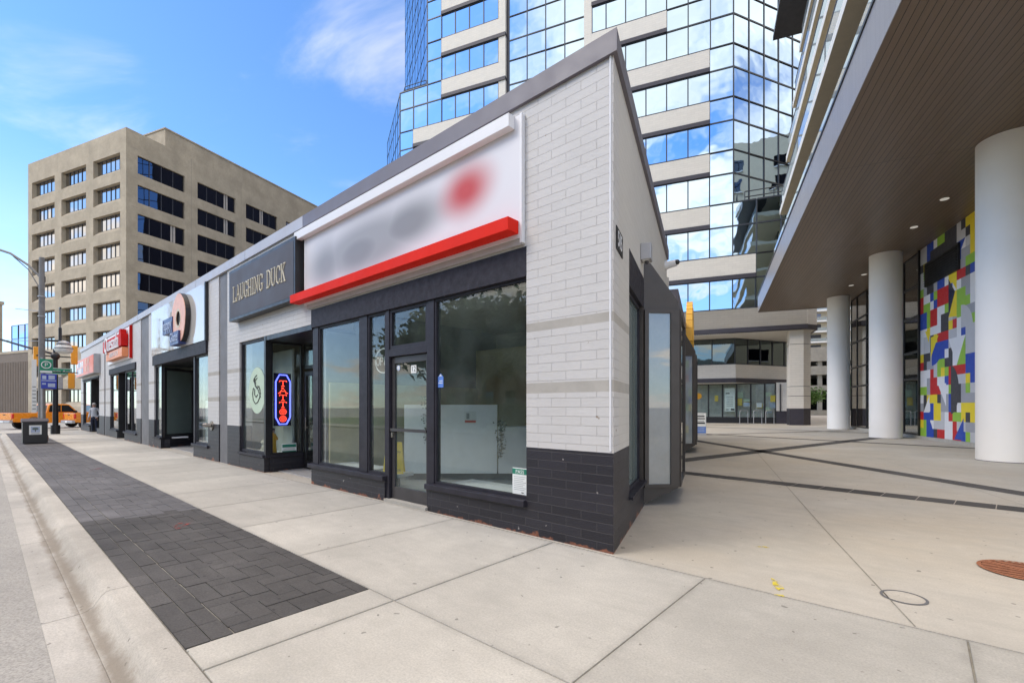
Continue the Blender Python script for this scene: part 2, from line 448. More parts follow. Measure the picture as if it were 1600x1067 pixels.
def m_leaf(name, a, b):
    t = NT(name)
    t.base(t.mix(t.mr(t.noise(1.3, 4, 0.7), 0.3, 0.7), a, b))
    t.set(rough=0.6, spec=0.3)
    return t.m
M['leaf'] = m_leaf('leaf_dark', (0.04, 0.085, 0.022), (0.085, 0.16, 0.045))
M['leaf2'] = m_leaf('leaf_light', (0.07, 0.15, 0.03), (0.13, 0.24, 0.05))
M['vine'] = m_leaf('vine_leaf', (0.015, 0.030, 0.014), (0.035, 0.06, 0.025))

def m_soffit():
    t = NT('brown_plank_soffit')
    mp = t.new('ShaderNodeMapping')
    mp.inputs['Rotation'].default_value = (0, 0, pi / 2)
    mp.inputs['Location'].default_value = (4.15, 0.0, 0)
    t.l.new(t.tc('UV'), mp.inputs[0])
    br = t.new('ShaderNodeTexBrick')
    br.offset = 0.0
    t.l.new(mp.outputs[0], br.inputs['Vector'])
    br.inputs['Scale'].default_value = 1.0
    br.inputs['Brick Width'].default_value = 8.5
    br.inputs['Row Height'].default_value = 0.15
    br.inputs['Mortar Size'].default_value = 0.008
    br.inputs['Color1'].default_value = (0.158, 0.110, 0.070, 1)
    br.inputs['Color2'].default_value = (0.185, 0.130, 0.087, 1)
    br.inputs['Mortar'].default_value = (0.012, 0.009, 0.008, 1)
    g = t.noise(3, 5, 0.6, t.tc('UV'), sc=(6, 0.5, 1))
    t.base(t.mix(t.mr(g, 0.3, 0.75, 0, 0.3), br.outputs['Color'], (0.09, 0.066, 0.05)))
    t.set(rough=0.38, spec=0.5)
    t.normal(t.bump(t.math('MULTIPLY', br.outputs['Fac'], -1.0), 0.5, 0.008))
    return t.m
M['soffit'] = m_soffit()
def m_big_sign():
    # the shop sign: soft grey lettering smear and a soft red disc printed on a white face (s = x, z = z of the sign's own object)
    t = NT('white_sign_soft_print')
    sp = t.new('ShaderNodeSeparateXYZ'); t.l.new(t.tc('Object'), sp.inputs[0])
    def blob(x, z, rx, rz, pw):
        dx = t.math('DIVIDE', t.math('SUBTRACT', sp.outputs['X'], x), rx)
        dz = t.math('DIVIDE', t.math('SUBTRACT', sp.outputs['Z'], z), rz)
        d = t.math('SQRT', t.math('ADD', t.math('MULTIPLY', dx, dx), t.math('MULTIPLY', dz, dz)))
        return t.mr(d, pw, 1.0, 1.0, 0.0, True)
    g = None
    for x, z, rx, rz, k, pw in ((4.6, 4.18, 2.3, 0.62, 0.66, 0.35), (5.9, 4.14, 1.1, 0.70, 0.74, 0.1), (3.4, 4.24, 1.25, 0.50, 0.80, 0.2), (4.8, 4.12, 1.5, 0.60, 0.80, 0.15)):
        b = t.math('MULTIPLY', blob(x, z, rx, rz, pw), k)
        g = b if g is None else t.math('MAXIMUM', g, b)
    col = t.mix(g, (0.72, 0.71, 0.73), (0.13, 0.125, 0.12))
    col = t.mix(blob(2.13, 4.34, 0.72, 0.50, 0.10), col, (0.52, 0.03, 0.025))
    t.base(col); t.set(rough=0.4)
    return t.m
M['big_sign'] = m_big_sign()
# ------------------------------------------------------------------ mesh builder
_text_cache = {}
def text_geo(s, size, ext):
    key = (s, size, ext)
    if key in _text_cache:
        return _text_cache[key]
    cu = bpy.data.curves.new('t', 'FONT')
    cu.body = s; cu.size = size; cu.extrude = ext
    cu.align_x = 'CENTER'; cu.align_y = 'CENTER'
    cu.resolution_u = 3
    ob = bpy.data.objects.new('t', cu)
    COL.objects.link(ob)
    dg = bpy.context.evaluated_depsgraph_get(); dg.update()
    me = bpy.data.meshes.new_from_object(ob.evaluated_get(dg))
    vs = [v.co.copy() for v in me.vertices]
    fs = [tuple(p.vertices) for p in me.polygons]
    bpy.data.objects.remove(ob); bpy.data.curves.remove(cu); bpy.data.meshes.remove(me)
    _text_cache[key] = (vs, fs)
    return vs, fs

class MB:
    def __init__(self):
        self.v, self.f, self.mi, self.mats = [], [], [], []
    def slot(self, m):
        if isinstance(m, str):
            m = M[m]
        if m not in self.mats:
            self.mats.append(m)
        return self.mats.index(m)
    def add(self, vs, fs, m):
        o = len(self.v); k = self.slot(m)
        self.v += [Vector(p) for p in vs]
        for f in fs:
            self.f.append(tuple(i + o for i in f)); self.mi.append(k)
        return self
    def quad(self, a, b, c, d, m):
        return self.add([a, b, c, d], [(0, 1, 2, 3)], m)
    def box(self, x0, x1, y0, y1, z0, z1, m):
        if x0 > x1: x0, x1 = x1, x0
        if y0 > y1: y0, y1 = y1, y0
        vs = [(x, y, z) for z in (z0, z1) for y in (y0, y1) for x in (x0, x1)]
        return self.add(vs, [(0, 2, 3, 1), (4, 5, 7, 6), (0, 1, 5, 4), (1, 3, 7, 5), (3, 2, 6, 7), (2, 0, 4, 6)], m)
    def prism(self, pts, z0, z1, m, top=None):
        n = len(pts)
        vs = [(p[0], p[1], z0) for p in pts] + [(p[0], p[1], z1) for p in pts]
        fs = [tuple(range(n - 1, -1, -1))] + [(i, (i + 1) % n, n + (i + 1) % n, n + i) for i in range(n)]
        self.add(vs, fs, m)
        self.add(vs[n:], [tuple(range(n))], top or m)
        return self
    def extr(self, pts, vec, m):
        vec = Vector(vec); n = len(pts)
        vs = [Vector(p) for p in pts]; vs += [p + vec for p in vs]
        fs = [tuple(range(n - 1, -1, -1)), tuple(range(n, 2 * n))] + [(i, (i + 1) % n, n + (i + 1) % n, n + i) for i in range(n)]
        return self.add(vs, fs, m)
    def cyl(self, p0, p1, r0, m, r1=None, n=16, caps=True):
        p0, p1 = Vector(p0), Vector(p1); r1 = r0 if r1 is None else r1
        d = (p1 - p0).normalized()
        a = d.orthogonal().normalized(); b = d.cross(a)
        vs = []
        for p, r in ((p0, r0), (p1, r1)):
            vs += [p + (a * cos(2 * pi * i / n) + b * sin(2 * pi * i / n)) * r for i in range(n)]
        fs = [(i, (i + 1) % n, n + (i + 1) % n, n + i) for i in range(n)]
        if caps:
            fs += [tuple(range(n - 1, -1, -1)), tuple(range(n, 2 * n))]
        return self.add(vs, fs, m)
    def tube(self, path, r, m, n=8):
        path = [Vector(p) for p in path]
        rs = r if isinstance(r, (list, tuple)) else [r] * len(path)
        vs, fs = [], []
        a = None
        for k, p in enumerate(path):
            d = (path[min(k + 1, len(path) - 1)] - path[max(k - 1, 0)]).normalized()
            if a is None:
                a = d.orthogonal().normalized()
            else:
                a = (a - d * a.dot(d))
                a = a.normalized() if a.length > 1e-6 else d.orthogonal().normalized()
            b = d.cross(a)
            vs += [p + (a * cos(2 * pi * i / n) + b * sin(2 * pi * i / n)) * rs[k] for i in range(n)]
        for k in range(len(path) - 1):
            fs += [(k * n + i, k * n + (i + 1) % n, (k + 1) * n + (i + 1) % n, (k + 1) * n + i) for i in range(n)]
        fs += [tuple(range(n - 1, -1, -1)), tuple(range((len(path) - 1) * n, len(path) * n))]
        return self.add(vs, fs, m)
    def lathe(self, prof, c, m, n=20):
        c = Vector(c); k = len(prof)
        vs = [c + Vector((r * cos(2 * pi * i / n), r * sin(2 * pi * i / n), z)) for r, z in prof for i in range(n)]
        fs = [(j * n + i, j * n + (i + 1) % n, (j + 1) * n + (i + 1) % n, (j + 1) * n + i) for j in range(k - 1) for i in range(n)]
        fs += [tuple(range(n - 1, -1, -1)), tuple(range((k - 1) * n, k * n))]
        return self.add(vs, fs, m)
    def ell(self, c, r, m, nu=14, nv=9):
        c = Vector(c)
        vs = [c + Vector((0, 0, -r[2]))]
        for j in range(1, nv):
            t = -pi / 2 + pi * j / nv
            vs += [c + Vector((r[0] * cos(t) * cos(2 * pi * i / nu), r[1] * cos(t) * sin(2 * pi * i / nu), r[2] * sin(t))) for i in range(nu)]
        vs.append(c + Vector((0, 0, r[2])))
        fs = [(0, 1 + (i + 1) % nu, 1 + i) for i in range(nu)]
        for j in range(nv - 2):
            fs += [(1 + j * nu + i, 1 + j * nu + (i + 1) % nu, 1 + (j + 1) * nu + (i + 1) % nu, 1 + (j + 1) * nu + i) for i in range(nu)]
        o = 1 + (nv - 2) * nu
        fs += [(o + i, o + (i + 1) % nu, len(vs) - 1) for i in range(nu)]
        return self.add(vs, fs, m)
    def text(self, s, org, xd, yd, size, m, ext=0.004, sx=1.0):
        vs, fs = text_geo(s, size, ext)
        org, xd, yd = Vector(org), Vector(xd).normalized(), Vector(yd).normalized()
        nd = xd.cross(yd)
        return self.add([org + xd * p.x * sx + yd * p.y + nd * p.z for p in vs], fs, m)
    def strokes(self, lines, org, xd, yd, r, m, n=6):
        org, xd, yd = Vector(org), Vector(xd), Vector(yd)
        for ln in lines:
            self.tube([org + xd * p[0] + yd * p[1] for p in ln], r, m, n)
        return self
    def build(self, name, parent=None, smooth=False, bevel=0.0, auto=None):
        me = bpy.data.meshes.new(name)
        me.from_pydata([tuple(p) for p in self.v], [], self.f)
        for m in self.mats:
            me.materials.append(m)
        me.polygons.foreach_set('material_index', self.mi)
        bm = bmesh.new(); bm.from_mesh(me)
        bmesh.ops.recalc_face_normals(bm, faces=bm.faces)
        uv = bm.loops.layers.uv.new('UVMap')
        for f in bm.faces:
            n = f.normal
            if abs(n.z) > 0.75:
                for l in f.loops:
                    l[uv].uv = (l.vert.co.x, l.vert.co.y)
            else:
                t = Vector((-n.y, n.x, 0))
                if t.length < 1e-6: t = Vector((1, 0, 0))
                t.normalize()
                for l in f.loops:
                    l[uv].uv = (l.vert.co.dot(t), l.vert.co.z)
        bm.to_mesh(me); bm.free()
        if smooth:
            me.polygons.foreach_set('use_smooth', [True] * len(me.polygons))
            try:
                me.set_sharp_from_angle(angle=radians(40))
            except Exception:
                pass
        me.update()
        o = bpy.data.objects.new(name, me)
        COL.objects.link(o)
        if parent is not None:
            o.parent = parent
        if bevel:
            b = o.modifiers.new('bevel', 'BEVEL')
            b.width = bevel; b.segments = 2; b.limit_method = 'ANGLE'; b.angle_limit = radians(40)
        return o

def tag(o, label, cat, group=None):
    o['label'] = label; o['category'] = cat
    if group: o['group'] = group
    return o
def thing(name, label, cat, mat, group=None):
    o = bpy.data.objects.new(name, None)
    o.empty_display_size = 0.2
    COL.objects.link(o)
    o.matrix_world = mat
    return tag(o, label, cat, group)
def struct(name, mb, mat=None, **kw):
    o = mb.build(name, None, **kw)
    if mat is not None: o.matrix_world = mat
    o['kind'] = 'structure'
    return o
def dup(o, mat, label=None, group=None):
    r = o.copy(); COL.objects.link(r)
    if label: r['label'] = label
    if group: r['group'] = group
    def rec(src, dst):
        for ch in list(src.children):
            c = ch.copy(); COL.objects.link(c); c.parent = dst
            rec(ch, c)
    rec(o, r)
    r.matrix_world = mat
    return r
def atS(s, y, z=0.0, rot=0.0):
    return MS @ Matrix.Translation((s, y, z)) @ Matrix.Rotation(rot, 4, 'Z')
def atP(x, y, z=0.0, rot=0.0):
    return MP @ Matrix.Translation((x, y, z)) @ Matrix.Rotation(rot, 4, 'Z')
NX, UZ = (-1, 0, 0), (0, 0, 1)                   # reading direction of the shopfronts

# ------------------------------------------------------------------ ground
def build_ground():
    g = MB()
    g.quad((-900, -900, -0.15), (900, -900, -0.15), (900, 900, -0.15), (-900, 900, -0.15), 'asphalt')
    struct('ground', g)
    # sub-base: one raised slab under plaza and pavement
    pl = MB()
    pl.prism([(-90, 0.04), (40.6, 0.04), (40.6, -100), (-90, -100)], -0.149, 0.0, 'plaza')
    struct('plaza', pl, MS)
    sb = MB()
    sb.prism([(-90, 0.045), (40.55, 0.045), (40.55, 3.42), (-90, 3.42)], -0.148, -0.009, 'joint')
    struct('pavement_base', sb, MS)
    # concrete pavement slabs with open joints
    sw = MB()
    g2 = 0.005
    s = 0.72
    edges = [0.72 + 1.65 * k for k in range(-20, 24)]
    for a, b in zip(edges, edges[1:]):
        b2 = min(b, 40.5)
        dz = random.uniform(-0.002, 0.002)
        sw.box(a + g2, b2 - g2, 0.055, 2.125, -0.02, dz, 'sidewalk%d' % random.randrange(3))
        if b <= 0.73:
            sw.box(a + g2, b - g2, 2.137, 3.412, -0.02, dz + 0.001, 'sidewalk%d' % random.randrange(3))
    sw.box(0.726, 1.065, 2.137, 3.412, -0.02, 0.001, 'sidewalk')
    for a, b in ((37.0, 38.5), (38.51, 40.5)):
        sw.box(a, b, 2.137, 3.412, -0.02, 0.0, 'sidewalk')
    struct('sidewalk', sw, MS, bevel=0.006)
    # charcoal paver strip, herringbone with a soldier course along the kerb
    pv = MB()
    L, Wd, gap = 0.30, 0.15, 0.003
    s0, s1, y0, y1 = 1.075, 36.98, 2.135, 3.14
    def put(a, b, c, d):
        a, b = max(a, s0), min(b, s1); c, d = max(c, y0), min(d, y1)
        if b - a < 0.02 or d - c < 0.02: return
        m = ('pave%d' if (a + b) / 2 < 5.7 else 'old%d') % random.randrange(4)
        z = random.uniform(-0.003, 0.002)
        pv.box(a + gap, b - gap, c + gap, d - gap, -0.02, z, m)
    # herringbone lattice: each row is shifted by one width
    j = 0
    y = y0 - 0.5
    while y < y1 + 0.5:
        k0 = int((s0 - 1) / Wd)
        n = int((s1 + 1) / Wd)
        for i in range(k0, n):
            ph = (i - j) % 4
            if ph == 0:
                put(i * Wd, i * Wd + L, y, y + Wd)
            elif ph == 2:
                pass
            if ph == 3:
                put(i * Wd, i * Wd + Wd, y, y + L)
        y += Wd; j += 1
    a = s0
    while a < s1:
        m = ('pave%d' if a < 5.7 else 'old%d') % random.randrange(4)
        pv.box(a + gap, min(a + 0.30, s1) - gap, 3.145, 3.27, -0.02, random.uniform(-0.003, 0.002), m)
        a += 0.30
    a = s0
    while a < s1:
        m = ('pave%d' if a < 5.7 else 'old%d') % random.randrange(4)
        pv.box(a + gap, min(a + 0.30, s1) - gap, 3.278, 3.412, -0.02, random.uniform(-0.003, 0.002), m)
        a += 0.30
    struct('paver_strip', pv, MS)
    red = MB()
    t = NT('faded_red_spray')
    f = t.noise(9, 5, 0.7)
    tr = t.new('ShaderNodeBsdfTransparent')
    mx = t.new('ShaderNodeMixShader')
    t.base((0.42, 0.07, 0.05)); t.set(rough=0.9)
    t.l.new(t.mr(f, 0.47, 0.62, 0, 0.8), mx.inputs[0])
    t.l.new(tr.outputs[0], mx.inputs[1]); t.l.new(t.b.outputs[0], mx.inputs[2])
    t.l.new(mx.outputs[0], [n for n in t.n if n.type == 'OUTPUT_MATERIAL'][0].inputs[0])
    M['spray_red'] = t.m
    t = NT('faded_yellow_spray')
    tr = t.new('ShaderNodeBsdfTransparent'); mx = t.new('ShaderNodeMixShader')
    t.base((0.72, 0.58, 0.04)); t.set(rough=0.9)
    t.l.new(t.mr(t.noise(14, 5, 0.7), 0.40, 0.55, 0, 0.85), mx.inputs[0])
    t.l.new(tr.outputs[0], mx.inputs[1]); t.l.new(t.b.outputs[0], mx.inputs[2])
    t.l.new(mx.outputs[0], [n for n in t.n if n.type == 'OUTPUT_MATERIAL'][0].inputs[0])
    M['spray_yellow'] = t.m
    def blob(mb, c, rx, ry, rot, m, z=0.007):
        n = 18; pts = []
        for i in range(n):
            a = 2 * pi * i / n; k = 1 + 0.18 * sin(3 * a + 1) + 0.12 * sin(5 * a)
            x, y = rx * k * cos(a), ry * k * sin(a)
            pts.append((c[0] + x * cos(rot) - y * sin(rot), c[1] + x * sin(rot) + y * cos(rot), z))
        mb.add(pts, [tuple(range(n))], m)
    pm = MB()
    c = MS.inverted() @ Vector((-0.9, 0, 0))
    gx = lambda px, py: tuple((MS.inverted() @ Vector(((px - 800) / (py - 636) * 1.5, 727 * 1.5 / (py - 636), 0)))[:2])
    blob(pm, gx(285, 820), 0.22, 0.07, 2.6, 'spray_red')
    blob(pm, gx(150, 733), 0.25, 0.06, 2.6, 'spray_red')
    blob(pm, gx(1192, 855), 0.06, 0.025, 0.4, 'spray_yellow')
    blob(pm, gx(1214, 914), 0.13, 0.034, -1.15, 'spray_yellow')
    blob(pm, gx(1219, 931), 0.035, 0.02, 0.2, 'spray_yellow')
    struct('ground_spray_paint', pm, MS)
    # kerb and gutter
    kb = MB()
    prof = [(3.425, -0.149), (3.425, 0.0), (3.56, 0.0), (3.585, -0.008), (3.61, -0.03), (3.66, -0.105), (3.70, -0.128), (3.74, -0.136), (3.74, -0.149)]
    a = -24.0
    ks = [2.64 + 3.05 * k for k in range(-9, 12)]
    for p, q in zip(ks, ks[1:]):
        kb.extr([(p + 0.004, y, z) for y, z in prof], (q - p - 0.008, 0, 0), 'kerb')
    struct('kerb', kb, MS, smooth=True)
    gt = MB()
    for p, q in zip(ks, ks[1:]):
        gt.extr([(p + 0.005, 3.742, -0.149), (p + 0.005, 3.742, -0.136), (p + 0.005, 3.955, -0.142), (p + 0.005, 3.955, -0.149)], (q - p - 0.010, 0, 0), 'gutter')
    struct('gutter', gt, MS)
    # kerb return into the cross street
    kr = MB()
    pts = [(36.1 + 4.4 * sin(t), 7.9 - 4.4 * cos(t)) for t in [radians(6 * i) for i in range(13)]]
    for (x0, y0_), (x1, y1_) in zip(pts, pts[1:]):
        kr.prism([(x0, y0_), (x1, y1_), (x1 - 0.02, y1_ - 0.0), (x1, 3.42), (x0, 3.42)], -0.148, -0.004, 'sidewalk')
    struct('corner_ramp', kr, MS)
    # plaza joints, dark paving bands (P frame)
    pb = MB()
    def band(a, b, w, m='pave1', cut=0.45, z=0.004):
        a, b = Vector((*a, 0)), Vector((*b, 0)); d = (b - a); Ln = d.length; d.normalize(); n = Vector((-d.y, d.x, 0)) * w / 2
        k = max(1, int(Ln / cut))
        for i in range(k):
            p, q = a + d * (Ln * i / k + 0.006), a + d * (Ln * (i + 1) / k - 0.006)
            mm = 'pave%d' % random.randrange(4)
            pb.quad(*[(v.x, v.y, z) for v in (p - n, q - n, q + n, p + n)], mm)
    band((-0.2, 8.4), (9.1, 23.9), 0.55)
    band((-0.2, 19.0), (7.2, 3.45), 0.46)
    band((0.0, 6.75), (9.0, 2.60), 0.46)
    band((-0.3, 24.2), (11.0, 16.6), 0.46)
    band((-0.5, 34.2), (10.2, 27.6), 0.40)
    band((0.2, 22.0), (9.5, 31.0), 0.30, z=0.006)
    band((-3.0, 30.5), (4.5, 41.0), 0.30)
    struct('plaza_paving_bands', pb, MP)
    jt = MB()
    def line(a, b, w, z=0.003):
        a, b = Vector((*a, 0)), Vector((*b, 0)); d = (b - a).normalized(); n = Vector((-d.y, d.x, 0)) * w / 2
        jt.quad(*[(v.x, v.y, z) for v in (a - n, b - n, b + n, a + n)], 'joint')
    line((2.19, -0.78), (2.22, 2.0), 0.010)
    line((2.22, 2.0), (2.45, 13.0), 0.010)
    line((5.2, -1.9), (5.6, 14.0), 0.008)
    line((0.3, 8.9), (11.0, 8.9), 0.006)
    struct('plaza_joints', jt, MP)

def build_ground_bits():
    # round rusty drain grate
    o = thing('drain_grate', 'round rusty iron drain grate set in the plaza concrete', 'drain', atP(3.57, 0.93, 0.0, radians(38)))
    R = 0.33
    mb = MB()
    n = 48
    for i in range(n):
        a, b = 2 * pi * i / n, 2 * pi * (i + 1) / n
        mb.quad((R * cos(a), R * sin(a), 0.010), (R * cos(b), R * sin(b), 0.010), ((R - .03) * cos(b), (R - .03) * sin(b), 0.012), ((R - .03) * cos(a), (R - .03) * sin(a), 0.012), 'rust')
    mb.build('rim', o)
    mb = MB(); mb.add([((R - .02) * cos(2 * pi * i / n), (R - .02) * sin(2 * pi * i / n), 0.004) for i in range(n)], [tuple(range(n))], 'void'); mb.build('well', o)
    mb = MB()
    for k in range(-9, 10):
        y = k * 0.032
        w = sqrt(max(0, (R - .028) ** 2 - y * y))
        if w > 0.02:
            mb.box(-w, w, y - 0.010, y + 0.010, 0.0045, 0.0105, 'rust')
    mb.box(-0.022, 0.022, -R + .03, R - .03, 0.005, 0.0125, 'rust')
    mb.build('bars', o)
    o = thing('cleanout_cover', 'small round concrete filled cover ring in the plaza slab', 'cover', atP(2.31, -0.2))
    mb = MB()
    for i in range(n):
        a, b = 2 * pi * i / n, 2 * pi * (i + 1) / n
        for r0, r1, z in ((0.130, 0.150, 0.0045),):
            mb.quad((r0 * cos(a), r0 * sin(a), z), (r0 * cos(b), r0 * sin(b), z), (r1 * cos(b), r1 * sin(b), z), (r1 * cos(a), r1 * sin(a), z), 'cover_ring')
    mb.build('ring', o)
    mb = MB(); mb.add([(0.135 * cos(2 * pi * i / n), 0.135 * sin(2 * pi * i / n), 0.003) for i in range(n)], [tuple(range(n))], 'plaza'); mb.build('lid', o)
# ------------------------------------------------------------------ the shop row
def obox(mb, p0, p1, u0, u1, t0, t1, z0, z1, m):
    d = Vector((p1[0] - p0[0], p1[1] - p0[1], 0)).normalized(); n = Vector((-d.y, d.x, 0))
    o = Vector((p0[0], p0[1], 0))
    vs = [o + d * u + n * t + Vector((0, 0, z)) for z in (z0, z1) for t in (t0, t1) for u in (u0, u1)]
    return mb.add(vs, [(0, 2, 3, 1), (4, 5, 7, 6), (0, 1, 5, 4), (1, 3, 7, 5), (3, 2, 6, 7), (2, 0, 4, 6)], m)
def window(par, p0, p1, z0, z1, fw=0.05, glass='shop_glass', frame='dark_trim', dep=0.07, splits=(), name='window', transom=None):
    """framed fixed window in the vertical plane p0->p1 (parent's xy)"""
    Ln = sqrt((p1[0] - p0[0]) ** 2 + (p1[1] - p0[1]) ** 2)
    mb = MB(); h = dep / 2
    obox(mb, p0, p1, 0, fw, -h, h, z0, z1, frame)
    obox(mb, p0, p1, Ln - fw, Ln, -h, h, z0, z1, frame)
    obox(mb, p0, p1, fw, Ln - fw, -h, h, z0, z0 + fw, frame)
    obox(mb, p0, p1, fw, Ln - fw, -h, h, z1 - fw, z1, frame)
    for u in splits:
        obox(mb, p0, p1, u - fw / 2, u + fw / 2, -h * .9, h * .9, z0 + fw, z1 - fw, frame)
    if transom:
        obox(mb, p0, p1, fw, Ln - fw, -h * .85, h * .85, transom - fw / 2, transom + fw / 2, frame)
    w = mb.build(name, par)
    g = MB(); obox(g, p0, p1, fw * .6, Ln - fw * .6, -0.004, 0.004, z0 + fw * .6, z1 - fw * .6, glass)
    g.build('pane', w)
    return w
SEG = ((0.0, 1.03, 'black_brick'), (1.03, 1.66, 'white_brick'), (1.66, 1.78, 'beige_band'), (1.78, 2.38, 'white_brick'), (2.38, 2.48, 'beige_band'), (2.48, 5.08, 'white_brick'))

def build_shops():
    B = thing('shop_row_building', 'long one storey white painted brick shop row with black brick base, nearest building', 'building', MS)
    wall = MB()
    def pier(a, b, top=5.08):
        for z0, z1, m in SEG:
            if z0 < top:
                wall.box(a, b, -0.3, 0.0, z0, min(z1, top), m)
    # corner pier follows the acute plan corner
    ce = p2s(0, 0.317)
    for z0, z1, m in SEG:
        wall.prism([(0, 0), (1.15, 0), (1.15, -0.3), ce], z0, z1, m)
    for a, b in ((10.50, 11.38), (12.05, 12.98), (19.35, 20.22), (21.62, 22.46), (28.63, 29.95), (30.35, 32.0), (38.33, 39.4)):
        pier(a, b)
    hdr = ((1.15, 6.62, 3.40), (6.62, 10.50, 3.12), (12.98, 19.35, 3.40), (22.46, 28.63, 3.40), (32.0, 38.33, 3.25))
    for a, b, z in hdr:
        wall.box(a, b, -0.3, 0.0, z, 5.08, 'white_brick')
    # stub return of brick at the far end and the hidden sides
    wall.box(39.1, 39.4, -8.0, -0.3, 0, 5.08, 'white_brick')
    wall.prism([p2s(-0.3, 6.8), p2s(0, 7.1), (38, -8.0), (39.1, -8.3), (10, -8.3), (4.0, -8.3)][0:0] or [(2.9, -8.0), (39.1, -8.0), (39.1, -8.3), (2.9, -8.3)], 0, 5.08, 'side_brick')
    # low brick bases under the shop windows
    for a, b in ((1.15, 3.00), (4.10, 6.62), (8.95, 10.50), (12.98, 14.40), (18.45, 19.35), (22.46, 25.0), (26.75, 28.63), (35.6, 38.33), (32.0, 32.9)):
        wall.box(a, b, -0.3, -0.002, 0, 0.32, 'black_brick')
    wall.build('street_wall', B)
    sw = MB()
    def sp(y0, y1, z0, z1, m):
        sw.prism([p2s(0, y0), p2s(0, y1), p2s(-0.3, y1), p2s(-0.3, y0)], z0, z1, m)
    for z0, z1, m in SEG:
        sp(0.318, 1.06, z0, z1, 'side_brick' if m == 'white_brick' else m)
    sp(1.06, 2.52, 0, 0.36, 'black_brick'); sp(1.06, 2.52, 3.45, 5.08, 'side_brick')
    sp(2.52, 4.58, 3.84, 5.08, 'side_brick')
    for z0, z1, m in SEG:
        sp(4.58, 7.1, z0, z1, 'side_brick' if m == 'white_brick' else m)
    sw.build('plaza_wall', B)
    tr = MB()
    # roof, parapet flashings
    r = MB(); r.prism([(0.3, -0.3), (39.1, -0.3), (39.1, -8.0), p2s(-0.3, 7.0)], 4.86, 4.95, 'roof'); r.build('roof', B)
    c1 = p2s(0.045, 0.0); dirp = Vector(p2s(0, 1)) - Vector((0, 0)); 
    # outer corner where the two proud flashings meet
    def line_at(y, off):                        # s where the plaza side offset line crosses S-frame y
        p = Vector(p2s(off, 0)); k = (y - p.y) / dirp.y
        return p.x + dirp.x * k
    fl = MB()
    fl.prism([(line_at(0.045, 0.045), 0.045), (6.9, 0.045), (6.9, -0.32), (line_at(-0.32, 0.045), -0.32)], 5.081, 5.31, 'flash_plum')
    fl.box(6.905, 39.45, -0.32, 0.045, 5.081, 5.305, 'flash_pale')
    for s_ in range(10, 39, 4):
        fl.box(s_, s_ + 0.03, 0.0455, 0.049, 5.085, 5.30, 'flash_pale')
    fl.build('parapet_flashing', B)
    fp = MB()
    y_start = (Vector((line_at(-0.325, 0.045), -0.325)) - Vector(p2s(0.045, 0))).length
    fp.prism([p2s(0.045, y_start), p2s(0.045, 7.15), p2s(-0.3, 7.15), p2s(-0.3, y_start)], 5.081, 5.31, 'flash_plum')
    fp.build('parapet_flashing', B)
    # corner conduit bead
    cb = MB(); cb.cyl((0.03, 0.008, 1.05), (0.03, 0.008, 5.08), 0.011, 'white_paint', n=8); cb.build('corner_bead', B)
    # grey flat strips between the units with dark gaps
    for a, b in ((11.38, 12.05), (20.22, 21.62), (29.95, 30.35)):
        st = MB(); st.box(a + 0.04, b - 0.04, -0.25, -0.02, 0, 5.08, 'grey_strip'); st.box(a, b, -0.3, -0.26, 0, 5.08, 'void')
        st.build('grey_strip', B)
    # lintels
    for a, b, z0, z1, o in ((1.15, 6.62, 3.05, 3.40, 0.004), (12.98, 19.35, 3.05, 3.40, 0.06), (22.46, 28.63, 3.12, 3.40, 0.05), (32.0, 38.33, 3.16, 3.25, 0.03)):
        lt = MB(); lt.box(a, b, -0.28, o, z0, z1, 'dark_board'); lt.build('lintel', B)
    # ---- unit with the white counter
    W = lambda a, b, z0, z1, **k: window(B, (a, k.pop('y', -0.08)), (b, k.pop('y2', -0.08)), z0, z1, **k)
    W(1.15, 2.90, 0.40, 3.05, fw=0.035)
    W(4.90, 6.40, 0.40, 3.05, fw=0.04)
    W(4.12, 4.66, 0.40, 3.05, fw=0.04)
    W(3.06, 4.02, 2.42, 3.05, fw=0.05)
    for a, b in ((2.90, 3.06), (4.02, 4.12), (4.66, 4.90), (6.40, 6.62)):
        MB().box(a, b, -0.16, -0.03, 0.0 if a < 4.1 else 0.40, 3.05, 'dark_trim').build('shopfront_post', B, bevel=0.004)
    MB().box(3.06, 4.02, -0.14, -0.03, 2.30, 2.42, 'dark_trim').build('door_head', B, bevel=0.004)
    for a, b in ((1.15, 3.02), (4.08, 6.68), (12.90, 14.45), (22.40, 25.05), (26.7, 28.63), (35.55, 38.33)):
        MB().box(a, b, -0.12, 0.055, 0.322, 0.40, 'dark_trim').build('window_sill', B, bevel=0.008)
    sl = MB(); sl.box(3.02, 4.08, -0.35, 0.03, 0.0, 0.045, 'sidewalk'); sl.build('door_step', B)
    d = MB()
    for a, b, z0, z1 in ((3.07, 3.14, 0.05, 2.29), (3.94, 4.01, 0.05, 2.29), (3.14, 3.94, 0.05, 0.24), (3.14, 3.94, 2.19, 2.29)):
        d.box(a, b, -0.13, -0.08, z0, z1, 'alu')
    D = d.build('door', B, bevel=0.003)
    g = MB(); g.box(3.13, 3.95, -0.109, -0.101, 0.23, 2.20, 'shop_glass'); g.build('pane', D)
    g = MB(); g.box(3.10, 4.03, -0.075, -0.045, 1.12, 1.165, 'alu'); g.box(3.96, 4.0, -0.08, -0.05, 1.02, 1.10, 'chrome'); g.build('handle', D)
    # ---- tattoo shop: front window, side window square to the street, door set back
    W(8.95, 10.50, 0.40, 3.12, fw=0.06, splits=())
    ps = MB(); ps.box(8.86, 8.95, -0.12, 0.0, 0.40, 3.12, 'black'); ps.box(6.62, 8.86, -0.3, -0.01, 3.02, 3.12, 'black'); ps.build('recess_post', B)
